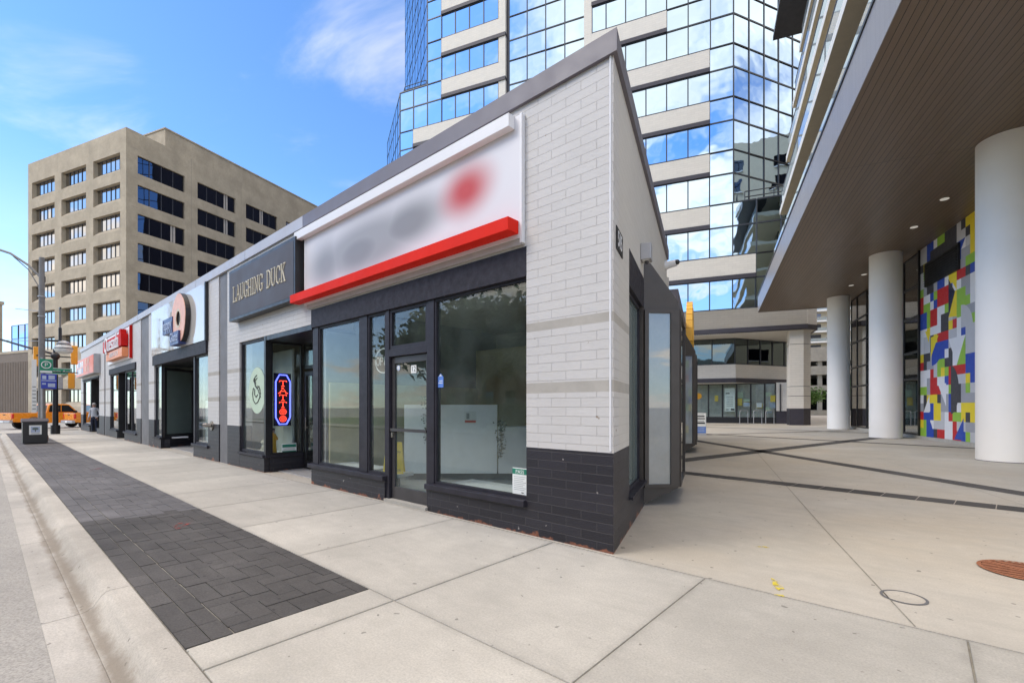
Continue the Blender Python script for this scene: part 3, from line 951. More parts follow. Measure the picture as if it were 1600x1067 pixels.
    window(B, (8.92, -0.12), (8.92, -0.86), 0.40, 3.02, fw=0.045, glass='clear_glass', frame='black')
    ps = MB(); ps.box(8.90, 9.05, -0.95, -0.12, 0, 0.34, 'black_brick'); ps.box(8.86, 9.07, -0.95, 0.0, 0.342, 0.40, 'dark_trim'); ps.box(8.90, 10.50, 0.0, 0.05, 0.345, 0.402, 'dark_trim'); ps.build('recess_base', B)
    dd = MB()
    for a, b, z0, z1 in ((7.72, 7.80, 0.05, 2.35), (8.74, 8.84, 0.05, 2.35), (7.80, 8.74, 0.05, 0.22), (7.80, 8.74, 2.25, 2.35), (7.72, 8.84, 2.42, 2.5)):
        dd.box(a, b, -0.93, -0.87, z0, z1, 'black')
    D = dd.build('door', B)
    g = MB(); g.box(7.79, 8.75, -0.904, -0.896, 0.2, 2.27, 'dark_glass'); g.build('pane', D)
    g = MB(); g.cyl((8.68, -0.83, 0.95), (8.68, -0.83, 1.25), 0.012, 'chrome', n=8); g.box(8.66, 8.70, -0.87, -0.83, 1.0, 1.04, 'chrome'); g.build('handle', D)
    rp = MB(); rp.box(6.70, 8.90, -0.95, -0.88, 2.5, 3.02, 'dark_glass'); rp.box(6.70, 7.72, -0.95, -0.88, 0.0, 2.5, 'black'); rp.box(6.62, 6.72, -0.95, -0.3, 0, 3.02, 'int_dark')
    rp.box(6.62, 8.9, -0.95, -0.3, 3.02, 3.1, 'black'); rp.build('recess_wall', B)
    # ---- doughnut shop
    W(12.98, 14.40, 0.40, 3.05, fw=0.05)
    W(18.45, 19.35, 0.40, 3.05, fw=0.05)
    window(B, (18.42, -0.1), (19.30, -1.25), 0.40, 2.95, fw=0.10, glass='film_glass', frame='black')
    ps = MB(); ps.prism([(18.36, 0.0), (18.45, 0.0), (19.4, -1.28), (19.3, -1.32)], 0, 0.34, 'black_brick'); ps.prism([(18.30, 0.05), (19.35, 0.05), (19.42, -1.25), (19.25, -1.32)], 0.342, 0.398, 'dark_trim')
    ps.box(14.32, 14.45, -0.2, -0.02, 0.40, 3.05, 'dark_trim'); ps.build('recess_base', B)
    rp = MB(); rp.box(14.5, 19.4, -1.45, -1.36, 2.35, 3.05, 'int_dark'); rp.box(14.4, 15.9, -1.45, -1.36, 0, 2.35, 'int_dark'); rp.box(16.9, 19.4, -1.45, -1.36, 0, 2.35, 'int_dark')
    rp.box(14.4, 19.3, -1.36, -0.28, 3.06, 3.12, 'black'); rp.box(14.42, 14.5, -1.4, -0.3, 0, 3.05, 'int_wall'); rp.build('recess_wall', B)
    D = MB().box(15.95, 16.85, -1.42, -1.38, 0.03, 2.32, 'alu').build('door', B)
    MB().box(16.05, 16.75, -1.376, -1.37, 0.25, 2.2, 'dark_glass').build('pane', D)
    # ---- burrito shop
    W(22.46, 25.0, 0.40, 3.12, fw=0.06, splits=(1.2,), glass='clear_glass')
    W(26.75, 28.63, 0.40, 3.12, fw=0.06, glass='clear_glass')
    rp = MB(); rp.box(24.98, 25.06, -1.2, -0.05, 0, 3.12, 'black'); rp.box(26.68, 26.76, -1.2, -0.05, 0, 3.12, 'black'); rp.box(25.06, 26.68, -1.28, -1.2, 0, 3.12, 'int_dark'); rp.build('recess_wall', B)
    D = MB().box(25.4, 26.4, -1.198, -1.15, 0.03, 2.3, 'alu').build('door', B)
    MB().box(25.5, 26.3, -1.149, -1.145, 0.25, 2.2, 'dark_glass').build('pane', D)
    # ---- print shop at the far end
    W(35.6, 38.33, 0.40, 3.16, fw=0.08, glass='clear_glass')
    rp = MB(); rp.box(35.4, 35.6, -1.0, -0.05, 0, 3.16, 'black'); rp.box(32.0, 35.4, -1.05, -1.0, 2.4, 3.16, 'int_wall'); rp.box(32.0, 33.4, -1.05, -1.0, 0.0, 2.4, 'int_wall'); rp.build('recess_wall', B)
    window(B, (32.1, -0.95), (35.35, -0.95), 0.1, 3.1, fw=0.06, glass='dark_glass', splits=(1.1, 2.2))
    # ---- plaza side: window, oriel bays
    pw = lambda x, y: p2s(x, y)
    window(B, pw(-0.08, 1.08), pw(-0.08, 2.40), 0.40, 3.0, fw=0.05, glass='film_glass', frame='dark_trim')
    lt = MB(); lt.prism([pw(0.004, 1.06), pw(0.004, 2.52), pw(-0.28, 2.52), pw(-0.28, 1.06)], 3.0, 3.45, 'dark_trim'); lt.build('lintel', B); lt = MB(); lt.prism([pw(0.05, 1.04), pw(0.05, 2.50), pw(-0.28, 2.50), pw(-0.28, 1.04)], 0.362, 0.40, 'dark_trim')
    lt.build('window_sill', B)
    ps = MB(); ps.prism([pw(0.0, 2.40), pw(0.0, 2.52), pw(-0.2, 2.52), pw(-0.2, 2.40)], 0.40, 3.0, 'bronze'); ps.build('window_post', B)
    oriel(B, 0.0, 2.54, 2.80, 4.32, 4.58, 0.48, 0.03, 3.83, 0.26, 3.12)
    # ---- lower plaza wing beyond, with its own bay
    wg = MB()
    wg.prism([pw(0.2, 7.16), pw(0.2, 19.0), pw(-6, 19.0), pw(-6, 7.16)], 0.0, 3.9, 'side_brick')
    wg.build('plaza_wing_wall', B)
    wf = MB(); wf.prism([pw(0.26, 7.16), pw(0.26, 19.05), pw(-6, 19.05), pw(-6, 7.16)], 3.905, 4.36, 'flash_plum'); wf.build('wing_fascia', B)
    for y0, y1 in ((7.5, 9.0), (9.1, 10.6)):
        MB().prism([pw(0.206, y0), pw(0.206, y1), pw(0.21, y1), pw(0.21, y0)], 0.3, 3.3, 'low_glass').build('window', B)
    oriel(B, 0.2, 11.3, 11.62, 13.6, 13.9, 0.56, 0.03, 4.0, 0.25, 3.35)
    # ---- interiors
    fl = MB(); fl.prism([(0.25, -0.3), (39.1, -0.3), (39.1, -8), p2s(-0.3, 7.0)], 0.002, 0.02, 'int_floor'); fl.build('interior_floor', B)
    ce_ = MB(); ce_.prism([(0.25, -0.31), (39.1, -0.31), (39.1, -8), p2s(-0.3, 7.0)], 3.55, 3.62, 'soffit_white'); ce_.build('interior_ceiling', B)
    iw = MB()
    for s_, m in ((6.64, 'int_dark'), (11.7, 'int_wall'), (20.9, 'int_wall'), (30.15, 'int_wall')):
        iw.box(s_, s_ + 0.08, -7.9, -0.96 if s_ < 7 else -0.32, 0.02, 3.55, m)
    iw.box(3.0, 39.0, -7.95, -7.9, 0.02, 3.55, 'int_dark')
    iw.box(4.6, 6.63, -4.6, -4.5, 0.02, 3.0, 'int_ochre')
    iw.box(6.55, 6.64, -4.5, -0.35, 0.02, 2.0, 'int_ochre')
    iw.box(2.4, 4.6, -5.2, -5.1, 0.02, 3.2, 'int_dark')
    iw.box(9.1, 10.45, -0.75, -0.70, 0.4, 2.9, 'int_wall')
    iw.build('interior_wall', B)
    # display ledges inside the windows
    lg = MB()
    lg.box(1.2, 2.86, -0.75, -0.13, 0.34, 0.39, 'white_paint'); lg.box(4.95, 6.36, -0.75, -0.13, 0.34, 0.39, 'white_paint'); lg.box(4.14, 4.64, -0.6, -0.13, 0.34, 0.39, 'white_paint')
    lg.box(9.1, 10.4, -0.68, -0.13, 0.34, 0.40, 'counter'); lg.box(18.6, 19.3, -0.9, -0.15, 0.34, 0.39, 'white_paint'); lg.box(13.05, 14.3, -0.6, -0.15, 0.34, 0.39, 'white_paint')
    lg.build('window_ledge', B)
    # slatted light blinds behind the far windows
    bl = MB()
    bl.box(13.05, 14.25, -0.30, -0.28, 0.45, 1.7, 'counter')
    bl.build('window_backing', B)
    return B

def oriel(B, xw, ya, yb, yc, yd, xo, zb_in, zt_in, zb, zt):
    """faceted bay: wall line x=xw from ya to yd, outer face x=xo from yb to yc, top and bottom taper back to the wall"""
    P = lambda x, y, z: (*p2s(x, y), z)
    head, foot = MB(), MB()
    m = 'bronze'
    # front facet skins (solid frame made of four members, glass set inside), tapered top and bottom panels
    A0, B0 = (xw, ya), (xo, yb); C0_, D0 = (xo, yc), (xw, yd)
    # tapered top and underside
    for za, zo in ((zt_in, zt), (zb_in, zb)):
        ps = [P(*A0, za), P(*B0, zo), P(*C0_, zo), P(*D0, za)]
        (head if za == zt_in else foot).add(ps, [(0, 1, 2, 3)], m)
    def facet(p, q, zp0, zp1, zq0, zq1, zt_r, zb_r, fw):
        # panel band above and below the rectangular glass
        d = Vector((q[0] - p[0], q[1] - p[1])).normalized()
        head.add([P(*p, zt_r), P(*q, zt_r), P(*q, zq1), P(*p, zp1)], [(0, 1, 2, 3)], m)
        foot.add([P(*p, zp0), P(*q, zq0), P(*q, zb_r), P(*p, zb_r)], [(0, 1, 2, 3)], m)
    zg0, zg1 = zb + 0.02, zt - 0.14
    facet(A0, B0, zb_in, zt_in, zb, zt, zg1, zg0, 0.05)
    facet(B0, C0_, zb, zt, zb, zt, zg1, zg0, 0.05)
    facet(C0_, D0, zb, zt, zb_in, zt_in, zg1, zg0, 0.05)
    head.build('bay_head', B); foot.build('bay_foot', B)
    s = lambda p: p2s(*p)
    for p, q, fw, gl in ((A0, B0, 0.07, 'frost_glass'), (B0, C0_, 0.06, 'low_glass'), (C0_, D0, 0.07, 'frost_glass')):
        Ln = (Vector(p) - Vector(q)).length
        mb = MB()
        a, b = s(p), s(q)
        lw = fw * (0.9 if p == A0 else 1.0); rw = fw * (1.9 if p == A0 else 1.0)
        obox(mb, a, b, 0, lw, -0.045, 0.012, zg0, zg1, m); obox(mb, a, b, Ln - rw, Ln, -0.045, 0.012, zg0, zg1, m)
        obox(mb, a, b, lw, Ln - rw, -0.045, 0.012, zg0, zg0 + 0.05, m); obox(mb, a, b, lw, Ln - rw, -0.045, 0.012, zg1 - 0.05, zg1, m)
        w = mb.build('bay_window', B)
        g = MB(); obox(g, a, b, lw * .8, Ln - rw * .8, -0.02, -0.012, zg0 + .03, zg1 - .03, gl); g.build('pane', w)
    bk = MB(); bk.prism([p2s(xw - 0.02, ya), p2s(xw - 0.02, yd), p2s(xw - 0.06, yd), p2s(xw - 0.06, ya)], 0.05, zt_in - 0.03, 'int_dark'); bk.build('bay_back_wall', B)

def slab_sign(letters, x0, z0, w, h, y, mb, r, m):
    pass

GL = {  # slab-serif stroke letters in a 0..1 x 0..1 box
 'L': [[(.1, 0), (.1, 1)], [(-.05, 1), (.28, 1)], [(-.05, 0), (.75, 0), (.75, .25)]],
 'A': [[(.0, 0), (.4, 1), (.8, 0)], [(.16, .38), (.64, .38)], [(-.12, 0), (.14, 0)], [(.66, 0), (.95, 0)], [(.22, 1), (.42, 1)]],
 'U': [[(.08, 1), (.08, .3), (.2, .06), (.4, 0), (.6, .06), (.72, .3), (.72, 1)], [(-.06, 1), (.24, 1)], [(.56, 1), (.86, 1)]],
 'G': [[(.78, .75), (.66, .95), (.42, 1), (.16, .88), (.04, .5), (.16, .12), (.42, 0), (.68, .08), (.74, .22), (.74, .42)], [(.5, .42), (.9, .42)], [(.78, .98), (.78, .72)]],
 'H': [[(.1, 0), (.1, 1)], [(.7, 0), (.7, 1)], [(.1, .5), (.7, .5)], [(-.04, 0), (.24, 0)], [(-.04, 1), (.24, 1)], [(.56, 0), (.84, 0)], [(.56, 1), (.84, 1)]],
 'I': [[(.2, 0), (.2, 1)], [(0, 0), (.4, 0)], [(0, 1), (.4, 1)]],
 'N': [[(.08, 0), (.08, 1), (.74, 0), (.74, 1)], [(-.06, 0), (.22, 0)], [(-.08, 1), (.1, 1)], [(.6, 1), (.9, 1)]],
 'D': [[(.1, 0), (.1, 1)], [(-.04, 1), (.42, 1), (.7, .85), (.8, .5), (.7, .15), (.42, 0), (-.04, 0)]],
 'C': [[(.76, .75), (.64, .95), (.42, 1), (.16, .88), (.04, .5), (.16, .12), (.42, 0), (.66, .06), (.78, .24)], [(.78, .98), (.78, .7)]],
 'K': [[(.1, 0), (.1, 1)], [(.12, .45), (.68, 1)], [(.3, .62), (.72, 0)], [(-.04, 0), (.24, 0)], [(-.04, 1), (.24, 1)], [(.54, 1), (.84, 1)], [(.58, 0), (.88, 0)]],
 'T': [[(.4, 0), (.4, 1)], [(.02, .78), (.02, 1), (.78, 1), (.78, .78)], [(.22, 0), (.58, 0)]],
 'O': [[(.4, 0), (.14, .1), (.03, .5), (.14, .9), (.4, 1), (.66, .9), (.77, .5), (.66, .1), (.4, 0)]],
 'P': [[(.1, 0), (.1, 1), (.5, 1), (.68, .88), (.68, .6), (.5, .48), (.1, .48)]],
 'E': [[(.7, 1), (.1, 1), (.1, 0), (.7, 0)], [(.1, .5), (.6, .5)]],
}
GW = {'I': .4, 'L': .78, 'A': .84}
def stroke_word(mb, word, org, xd, yd, h, w, r, m, gap=0.22, flat=None):
    """word in stroke letters; org = left end of the baseline, xd/yd reading directions"""
    org, xd, yd = Vector(org), Vector(xd), Vector(yd)
    x = 0.0
    for ch in word:
        if ch == ' ':
            x += w * 0.75; continue
        for ln in GL[ch]:
            mb.tube([org + xd * (x + p[0] * w) + yd * (p[1] * h) for p in ln], r, m, 6)
        x += (GW.get(ch, .8) + gap) * w
    return x

def build_signs():
    # big white sign with soft print, white cap rail, red shelf
    o = thing('shop_sign', 'wide white sign board with blurred grey lettering and a red disc over the counter shop', 'sign', MS)
    MB().box(1.20, 6.74, 0.003, 0.06, 3.50, 4.95, 'big_sign').build('panel', o)
    MB().box(1.17, 1.20, 0.003, 0.065, 3.44, 4.96, 'white_paint').build('edge_trim', o); MB().box(6.74, 6.78, 0.003, 0.065, 3.50, 4.93, 'white_paint').build('edge_trim', o)
    MB().box(1.28, 7.0, 0.062, 0.17, 4.80, 4.955, 'white_paint').build('cap_rail', o, bevel=0.004)
    MB().box(1.22, 7.0, 0.062, 0.25, 3.545, 3.70, 'red').build('red_shelf', o, bevel=0.004)
    MB().box(1.18, 6.7, 0.004, 0.05, 3.42, 3.50, 'beige_band').build('lower_rail', o)
    # Laughing Duck
    o = thing('shop_sign', 'charcoal sign box with cream slab serif lettering above the tattoo shop', 'sign', MS)
    mb = MB()
    a, b, z0, z1 = 6.88, 10.6, 3.62, 4.86
    mb.box(a, b, 0.003, 0.2, z0, z1, 'black'); f = mb.build('cabinet', o, bevel=0.004)
    mb = MB(); mb.box(a + .07, b - .07, 0.2005, 0.204, z0 + .07, z1 - .07, 'sign_black'); mb.build('face', o)
    mb = MB()
    mb2 = MB(); wtot = stroke_word(mb2, 'LAUGHING DUCK', (0, 0, 0), (1, 0, 0), (0, 0, 1), 1, 1, 0.01, 'ink')
    wl_ = 3.02 / wtot
    stroke_word(mb, 'LAUGHING DUCK', (10.28, 0.207, 4.06), NX, (0, 0, 1), 0.36, wl_, 0.017, 'sign_cream')
    mb.build('lettering', o)
    # doughnut sign
    o = thing('shop_sign', 'mirror bright sign panel with a big peach doughnut and two lines of blue lettering', 'sign', MS)
    M['bright_panel'] = m_plain('glossy_white_panel', (0.62, 0.59, 0.54), 0.06, var=0.02, metal=0.2)
    MB().box(13.02, 19.42, 0.003, 0.07, 3.42, 5.06, 'bright_panel').build('panel', o)
    MB().box(12.93, 13.02, 0.003, 0.085, 3.40, 5.07, 'black').build('edge_trim', o)
    cxs, czs, R, r = 15.15, 4.28, 0.78, 0.22
    n = 40
    def ring(mb, y0, y1, Ro, Ri, m, lower=1.0):
        vs, fs = [], []
        for i in range(n):
            t = 2 * pi * i / n
            wob = 1 + 0.02 * sin(5 * t)
            for y, q in ((y0, Ro * wob), (y1, Ro * wob), (y1, Ri), (y0, Ri)):
                vs.append((cxs + q * cos(t), y, czs + q * sin(t)))
        for i in range(n):
            j = (i + 1) % n
            for k in range(4):
                k2 = (k + 1) % 4
                fs.append((i * 4 + k, j * 4 + k, j * 4 + k2, i * 4 + k2))
        mb.add(vs, fs, m)
    mb = MB(); ring(mb, 0.071, 0.20, R, r, 'black'); mb.build('doughnut_return', o)
    mb = MB(); ring(mb, 0.201, 0.215, R * .985, r * 1.05, 'donut'); mb.build('doughnut_face', o)
    mb = MB(); ring(mb, 0.2155, 0.22, r * 1.35, r * 1.05, 'sign_cream'); mb.build('inner_ring', o)
    MB().cyl((cxs, 0.15, czs), (cxs, 0.17, czs), r * 1.04, 'void', n=24).build('hole_back', o)
    mb = MB()
    mb.box(15.75, 16.95, 0.071, 0.24, 3.92, 4.42, 'navy'); mb.box(14.9, 15.9, 0.071, 0.27, 3.47, 3.88, 'navy'); mb.build('letter_backs', o)
    mb = MB()
    mb.text('happy', (16.35, 0.25, 4.20), NX, UZ, 0.48, 'paleblue', 0.008); mb.text('Glaze', (15.40, 0.28, 3.70), NX, UZ, 0.40, 'paleblue', 0.008); mb.build('lettering', o)
    # burrito shop sign
    o = thing('shop_sign', 'stepped red sign box with big white lettering above an orange strip', 'sign', MS)
    mb = MB(); mb.box(23.3, 28.9, 0.003, 0.06, 3.62, 5.02, 'white_paint'); mb.build('panel', o)
    MB().box(23.2, 23.3, 0.003, 0.10, 3.62, 5.04, 'deep_red').build('edge_trim', o)
    MB().box(23.7, 28.3, 0.061, 0.32, 4.18, 4.72, 'deep_red').build('upper_box', o, bevel=0.01)
    MB().box(23.7, 27.6, 0.061, 0.29, 3.72, 4.12, 'orange_face').build('lower_box', o, bevel=0.01)
    mb = MB(); mb.text('Quesada', (26.0, 0.33, 4.45), NX, UZ, 0.98, 'white_paint', 0.02, 1.05); mb.build('lettering', o)
    mb = MB(); mb.text('BURRITOS TACOS', (25.6, 0.295, 3.92), NX, UZ, 0.26, 'white_paint', 0.006); mb.build('small_lettering', o)
    mb = MB(); mb.box(23.9, 24.3, 0.1, 0.3, 4.72, 4.92, 'deep_red'); mb.build('accent_block', o)
    # far end sign box
    o = thing('shop_sign', 'coral red projecting sign box with pale blocks at the far end of the shop row', 'sign', MS)
    MB().box(31.6, 38.9, 0.003, 0.27, 3.38, 4.44, 'grey_metal').build('cabinet', o, bevel=0.01)
    MB().box(31.7, 38.8, 0.271, 0.285, 3.42, 4.40, 'coral').build('face', o)
    mb = MB()
    for j in range(2):
        for k in range(4):
            mb.box(35.6 + .72 * k, 36.2 + .72 * k, 0.286, 0.294, 3.58 + .40 * j, 3.62 + .40 * j + .26, 'paleblue' if (k + j) % 3 == 0 else 'white_paint')
        mb.box(35.4, 38.6, 0.286, 0.292, 3.53 + .40 * j, 3.56 + .40 * j, 'white_paint')
        for k in range(2): mb.box(33.2 + 1.0 * k, 33.8 + 1.0 * k, 0.286, 0.294, 3.60 + .42 * j, 3.9 + .42 * j, 'donut')
    mb.build('lettering', o)
    # number plate
    o = thing('number_plate', 'black address plate reading 515 on the plaza side brick wall', 'sign', MP @ Matrix.Translation((0.0, 0, 0)))
    MB().box(0.002, 0.012, 0.13, 0.52, 3.16, 3.40, 'ink').build('plate', o)
    mb = MB(); mb.text('515', (0.014, 0.325, 3.28), (0, 1, 0), UZ, 0.24, 'white_paint', 0.002, 0.72); mb.build('digits', o)
    # wall light, camera
    o = thing('wall_light', 'small grey wall light box on the side brick wall', 'light', MP)
    mb = MB(); mb.box(0.002, 0.15, 2.12, 2.32, 3.62, 3.86, 'grey_metal'); mb.build('housing', o, bevel=0.01)
    MB().ell((0.08, 2.2, 3.60), (0.035, 0.035, 0.03), 'alu', 10, 6).build('sensor', o)
    MB().box(0.03, 0.12, 2.14, 2.30, 3.612, 3.619, 'lamp_glass').build('lens', o)
    o = thing('security_camera', 'white dome security camera bracketed off the far end of the side wall', 'camera', MP)
    mb = MB(); mb.cyl((0.0, 6.55, 4.78), (0.06, 6.55, 4.78), 0.10, 'white_paint', n=20); mb.cyl((0.05, 6.55, 4.78), (0.25, 6.50, 4.80), 0.085, 'white_paint', r1=0.075, n=20); mb.build('housing', o, smooth=True)
    mb = MB(); mb.ell((0.27, 6.49, 4.81), (0.06, 0.06, 0.06), 'car_glass', 16, 10); mb.build('lens', o, smooth=True)
    # fire hose inlet
    o = thing('fire_hose_inlet', 'polished fire hose inlet sticking out of the pier between two shops', 'fire connection', MS)
    mb = MB(); mb.cyl((12.62, 0.001, 0.98), (12.62, 0.03, 0.98), 0.13, 'chrome', n=24); mb.build('wall_plate', o, smooth=True)
    mb = MB(); mb.cyl((12.62, 0.03, 0.99), (12.64, 0.15, 1.0), 0.055, 'chrome', n=16); mb.cyl((12.64, 0.14, 1.0), (12.66, 0.22, 1.01), 0.065, 'chrome', r1=0.035, n=16); mb.build('inlet_pipe', o, smooth=True)
    # signal sticker and conduit near sign
    # neon TATTOO
    o = thing('neon_sign', 'lit red neon TATTOO sign in a blue elongated octagon behind the side window', 'sign', MS)
    X = 8.99
    mb = MB(); yc, hw, za, zb_ = -0.44, 0.165, 1.10, 2.26
    oc = [(-hw, za + .16), (-hw, zb_ - .16), (-hw * .5, zb_), (hw * .5, zb_), (hw, zb_ - .16), (hw, za + .16), (hw * .5, za), (-hw * .5, za), (-hw, za + .16)]
    mb.tube([(X, yc + p[0], p[1]) for p in oc], 0.016, 'neon_blue', 6); mb.build('blue_tube', o)
    mb = MB(); z = zb_ - .12
    for ch in 'TATTOO':
        z -= .145
        mb2 = [[(X, yc + 0.085 - p[0] * 0.21, z + p[1] * .125) for p in ln] for ln in GL[ch]]
        for ln in mb2: mb.tube(ln, 0.0085, 'neon_red', 6)
        if ch == 'O':
            mb.tube([(X, yc + .085 - (.4 + .16 * cos(t)) * .21, z + (.5 + .22 * sin(t)) * .125) for t in [2 * pi * i / 8 for i in range(9)]], 0.008, 'neon_red', 5)
        z -= .022
    mb.build('red_letters', o)
    MB().box(X + .03, X + .045, yc - .2, yc + .2, za - .04, zb_ + .04, 'void').build('backing', o)
    # OPEN ring
    o = thing('neon_sign', 'unlit white ring neon sign reading OPEN in the narrow window beside the door', 'sign', MS)
    mb = MB(); mb.tube([(4.36 + .235 * cos(t), -0.15, 2.27 + .20 * sin(t)) for t in [2 * pi * i / 28 for i in range(29)]], 0.010, 'neon_clear', 6); mb.build('ring_tube', o)
    mb = MB(); stroke_word(mb, 'OPEN', (4.57, -0.15, 2.20), NX, UZ, 0.13, 0.125, 0.007, 'neon_clear', gap=0.13); mb.build('letter_tubes', o)
    # window decals and notices
    def notice(label, a, b, z0, z1, y, parts, name='notice', cat='notice', mat=MS):
        o = thing(name, label, cat, mat)
        MB().box(a, b, y, y + 0.003, z0, z1, 'paper').build('sheet', o)
        mb = MB()
        for (u0, u1, v0, v1, m) in parts:
            mb.box(b - (b - a) * u0, b - (b - a) * u1, y + 0.0035, y + 0.005, z0 + (z1 - z0) * v0, z0 + (z1 - z0) * v1, m)
        return o, mb
    o, mb = notice('green and white PASS notice in the lower corner of the counter shop window', 1.19, 1.43, 0.44, 0.76, -0.072, [(0, 1, .76, .97, 'pass_green')] + [(.1, .9 - .1 * (k % 3), .66 - .07 * k, .675 - .07 * k, 'ink_grey') for k in range(8)] + [(.6, .75, .06, .09, 'ink')])
    mb.text('PASS', (1.31, -0.066, 0.44 + .32 * .85), NX, UZ, 0.066, 'paper', 0.001); mb.build('print', o)
    o = thing('door_number', 'white number 12 sticker high on the dark glass door', 'sticker', MS)
    MB().box(3.40, 3.53, -0.0995, -0.097, 2.02, 2.14, 'paper').build('sheet', o)
    mb = MB(); mb.text('12', (3.465, -0.0965, 2.08), NX, UZ, 0.11, 'ink', 0.0006, 1.0); mb.build('digits', o)
    o = thing('sticker', 'round pale blue sticker in the top corner of the glass door', 'sticker', MS)
    mb = MB(); mb.cyl((3.86, -0.0995, 2.12), (3.86, -0.097, 2.12), 0.045, 'paleblue', n=20); mb.build('disc', o)
    mb = MB(); mb.cyl((3.86, -0.0968, 2.125), (3.86, -0.0958, 2.125), 0.028, 'paper', n=16); mb.build('print', o)
    o = thing('sticker', 'small blue house shaped sticker at the left edge of the big shop window', 'sticker', MS)
    mb = MB(); mb.extr([(2.74, -0.073, 1.78), (2.86, -0.073, 1.78), (2.86, -0.073, 1.93), (2.80, -0.073, 1.98), (2.74, -0.073, 1.93)], (0, 0.002, 0), 'blue_print'); mb.build('sheet', o)
    mb = MB(); mb.box(2.755, 2.845, -0.0705, -0.0695, 1.84, 1.85, 'paper'); mb.box(2.755, 2.83, -0.0705, -0.0695, 1.87, 1.88, 'paper'); mb.extr([(2.77, -0.0705, 1.94), (2.83, -0.0705, 1.94), (2.80, -0.0705, 1.97)], (0, 0.001, 0), 'paper'); mb.build('print', o)
    o = thing('notice', 'white paper with a red foot taped on the counter front', 'notice', MS)
    P0, P1 = (5.56, -1.45), (3.0, -3.66)
    mb = MB(); obox(mb, P0, P1, 1.22, 1.46, -0.104, -0.1015, 1.18, 1.42, 'paper'); mb.build('sheet', o)
    mb = MB(); obox(mb, P0, P1, 1.23, 1.45, -0.107, -0.1045, 1.19, 1.235, 'red_print'); obox(mb, P0, P1, 1.26, 1.32, -0.107, -0.1045, 1.26, 1.38, 'ink_grey'); mb.build('print', o)
    o, mb = notice('white and teal notice card low in the tattoo shop side window', 0, 1, 0, 1, 0, [])
    for c in list(o.children): bpy.data.objects.remove(c)
    MB().box(8.912, 8.916, -0.72, -0.38, 0.42, 0.64, 'paper').build('sheet', o)
    mb = MB(); mb.box(8.909, 8.9115, -0.71, -0.39, 0.55, 0.62, 'pass_green'); mb.box(8.909, 8.9115, -0.71, -0.39, 0.43, 0.47, 'pass_green')
    for k in range(2): mb.box(8.909, 8.9115, -0.68, -0.42, 0.49 + .025 * k, 0.498 + .025 * k, 'ink_grey')
    mb.build('print', o)
    # round mint decal with line drawing
    o = thing('window_decal', 'pale mint oval decal with a looping black duck line drawing in the front window', 'decal', MS)
    cxd, czd = 9.56, 1.90
    mb = MB(); mb.add([(cxd + .50 * cos(t), -0.073, czd + .555 * sin(t)) for t in [2 * pi * i / 36 for i in range(36)]], [tuple(range(36))], 'mint'); mb.build('disc', o)
    mb = MB()
    curl = [(.0, .36), (.12, .33), (.17, .22), (.1, .1), (-.02, .04), (-.14, .1), (-.22, .0), (-.2, -.16), (-.06, -.28), (.1, -.32), (.24, -.24), (.3, -.08), (.24, .06), (.14, .02), (.16, -.1), (.06, -.16), (-.06, -.1)]
    mb.tube([(cxd + .9 * p[0], -0.068, czd + p[1]) for p in curl], 0.010, 'ink', 6)
    for k in range(5):
        t0 = k * 0.5
        mb.tube([(cxd + .16 - .10 * k + .05 * sin(i), -0.068, czd + .24 - .09 * k + .035 * i - .05) for i in range(4)], 0.007, 'ink', 5)
    mb.tube([(cxd - .02, -0.068, czd + .30), (cxd + .16, -0.068, czd + .20), (cxd + .05, -0.068, czd + .16)], 0.008, 'ink', 5)
    mb.build('line_drawing', o)
    # small statues in the tattoo windows
    o = thing('statuette', 'golden robed standing statuette behind the tattoo shop side window', 'statue', atS(9.12, -0.26, 0.40))
    mb = MB(); mb.lathe([(0.085, 0), (0.09, .03), (.08, .12), (.07, .25), (.075, .36), (.085, .42), (.06, .47), (.03, .49)], (0, 0, 0), 'gold', 14)
    mb.tube([(-.03, .07, .40), (.0, .12, .33), (.02, .08, .30)], 0.024, 'gold', 7); mb.tube([(-.03, -.07, .40), (.02, -.11, .34), (.05, -.05, .36)], 0.024, 'gold', 7); mb.build('robe', o, smooth=True)
    mb = MB(); mb.ell((0, 0, .545), (.045, .045, .058), 'skin'); mb.ell((0.0, 0, .575), (.047, .047, .035), 'bark'); mb.build('head', o, smooth=True)
    o = thing('statuette', 'small cream sitting cat figurine on the front window ledge', 'statue', atS(9.75, -0.3, 0.40))
    mb = MB(); mb.ell((0, 0, .10), (.075, .06, .105), 'sign_cream'); mb.ell((0, .02, .235), (.055, .05, .05), 'sign_cream')
    for sx_ in (-1, 1):
        mb.cyl((sx_ * .033, .02, .265), (sx_ * .04, .02, .315), .02, 'sign_cream', r1=.003, n=8); mb.ell((sx_ * .035, .055, .04), (.02, .03, .035), 'sign_cream', 8, 6)
    mb.tube([(.07, -.02, .03), (.12, .0, .05), (.12, .03, .10)], .012, 'sign_cream', 6); mb.build('body', o, smooth=True)
    # yellow folding floor sign inside
    o = thing('wet_floor_sign', 'yellow folding wet floor sign standing inside the narrow window', 'floor sign', atS(4.33, -0.34, 0.39, radians(48)))
    for k, sgn in ((0, 1), (1, -1)):
        mb = MB(); mb.extr([(-.17, sgn * .14, 0), (.17, sgn * .14, 0), (.13, sgn * .02, .52), (-.13, sgn * .02, .52)], (0, -sgn * .012, 0), 'yellow'); mb.build('panel', o)
    mb = MB(); mb.text('CAUTION', (0, .066, .36), NX, (0, -.22, 1), .05, 'ink', .001); mb.extr([(-.05, .107, .15), (.05, .107, .15), (0, .085, .25)], (0, .002, 0), 'red_print')
    mb.text('WET FLOOR', (0, .135, .06), NX, (0, -.22, 1), .045, 'ink', .001); mb.build('print', o)
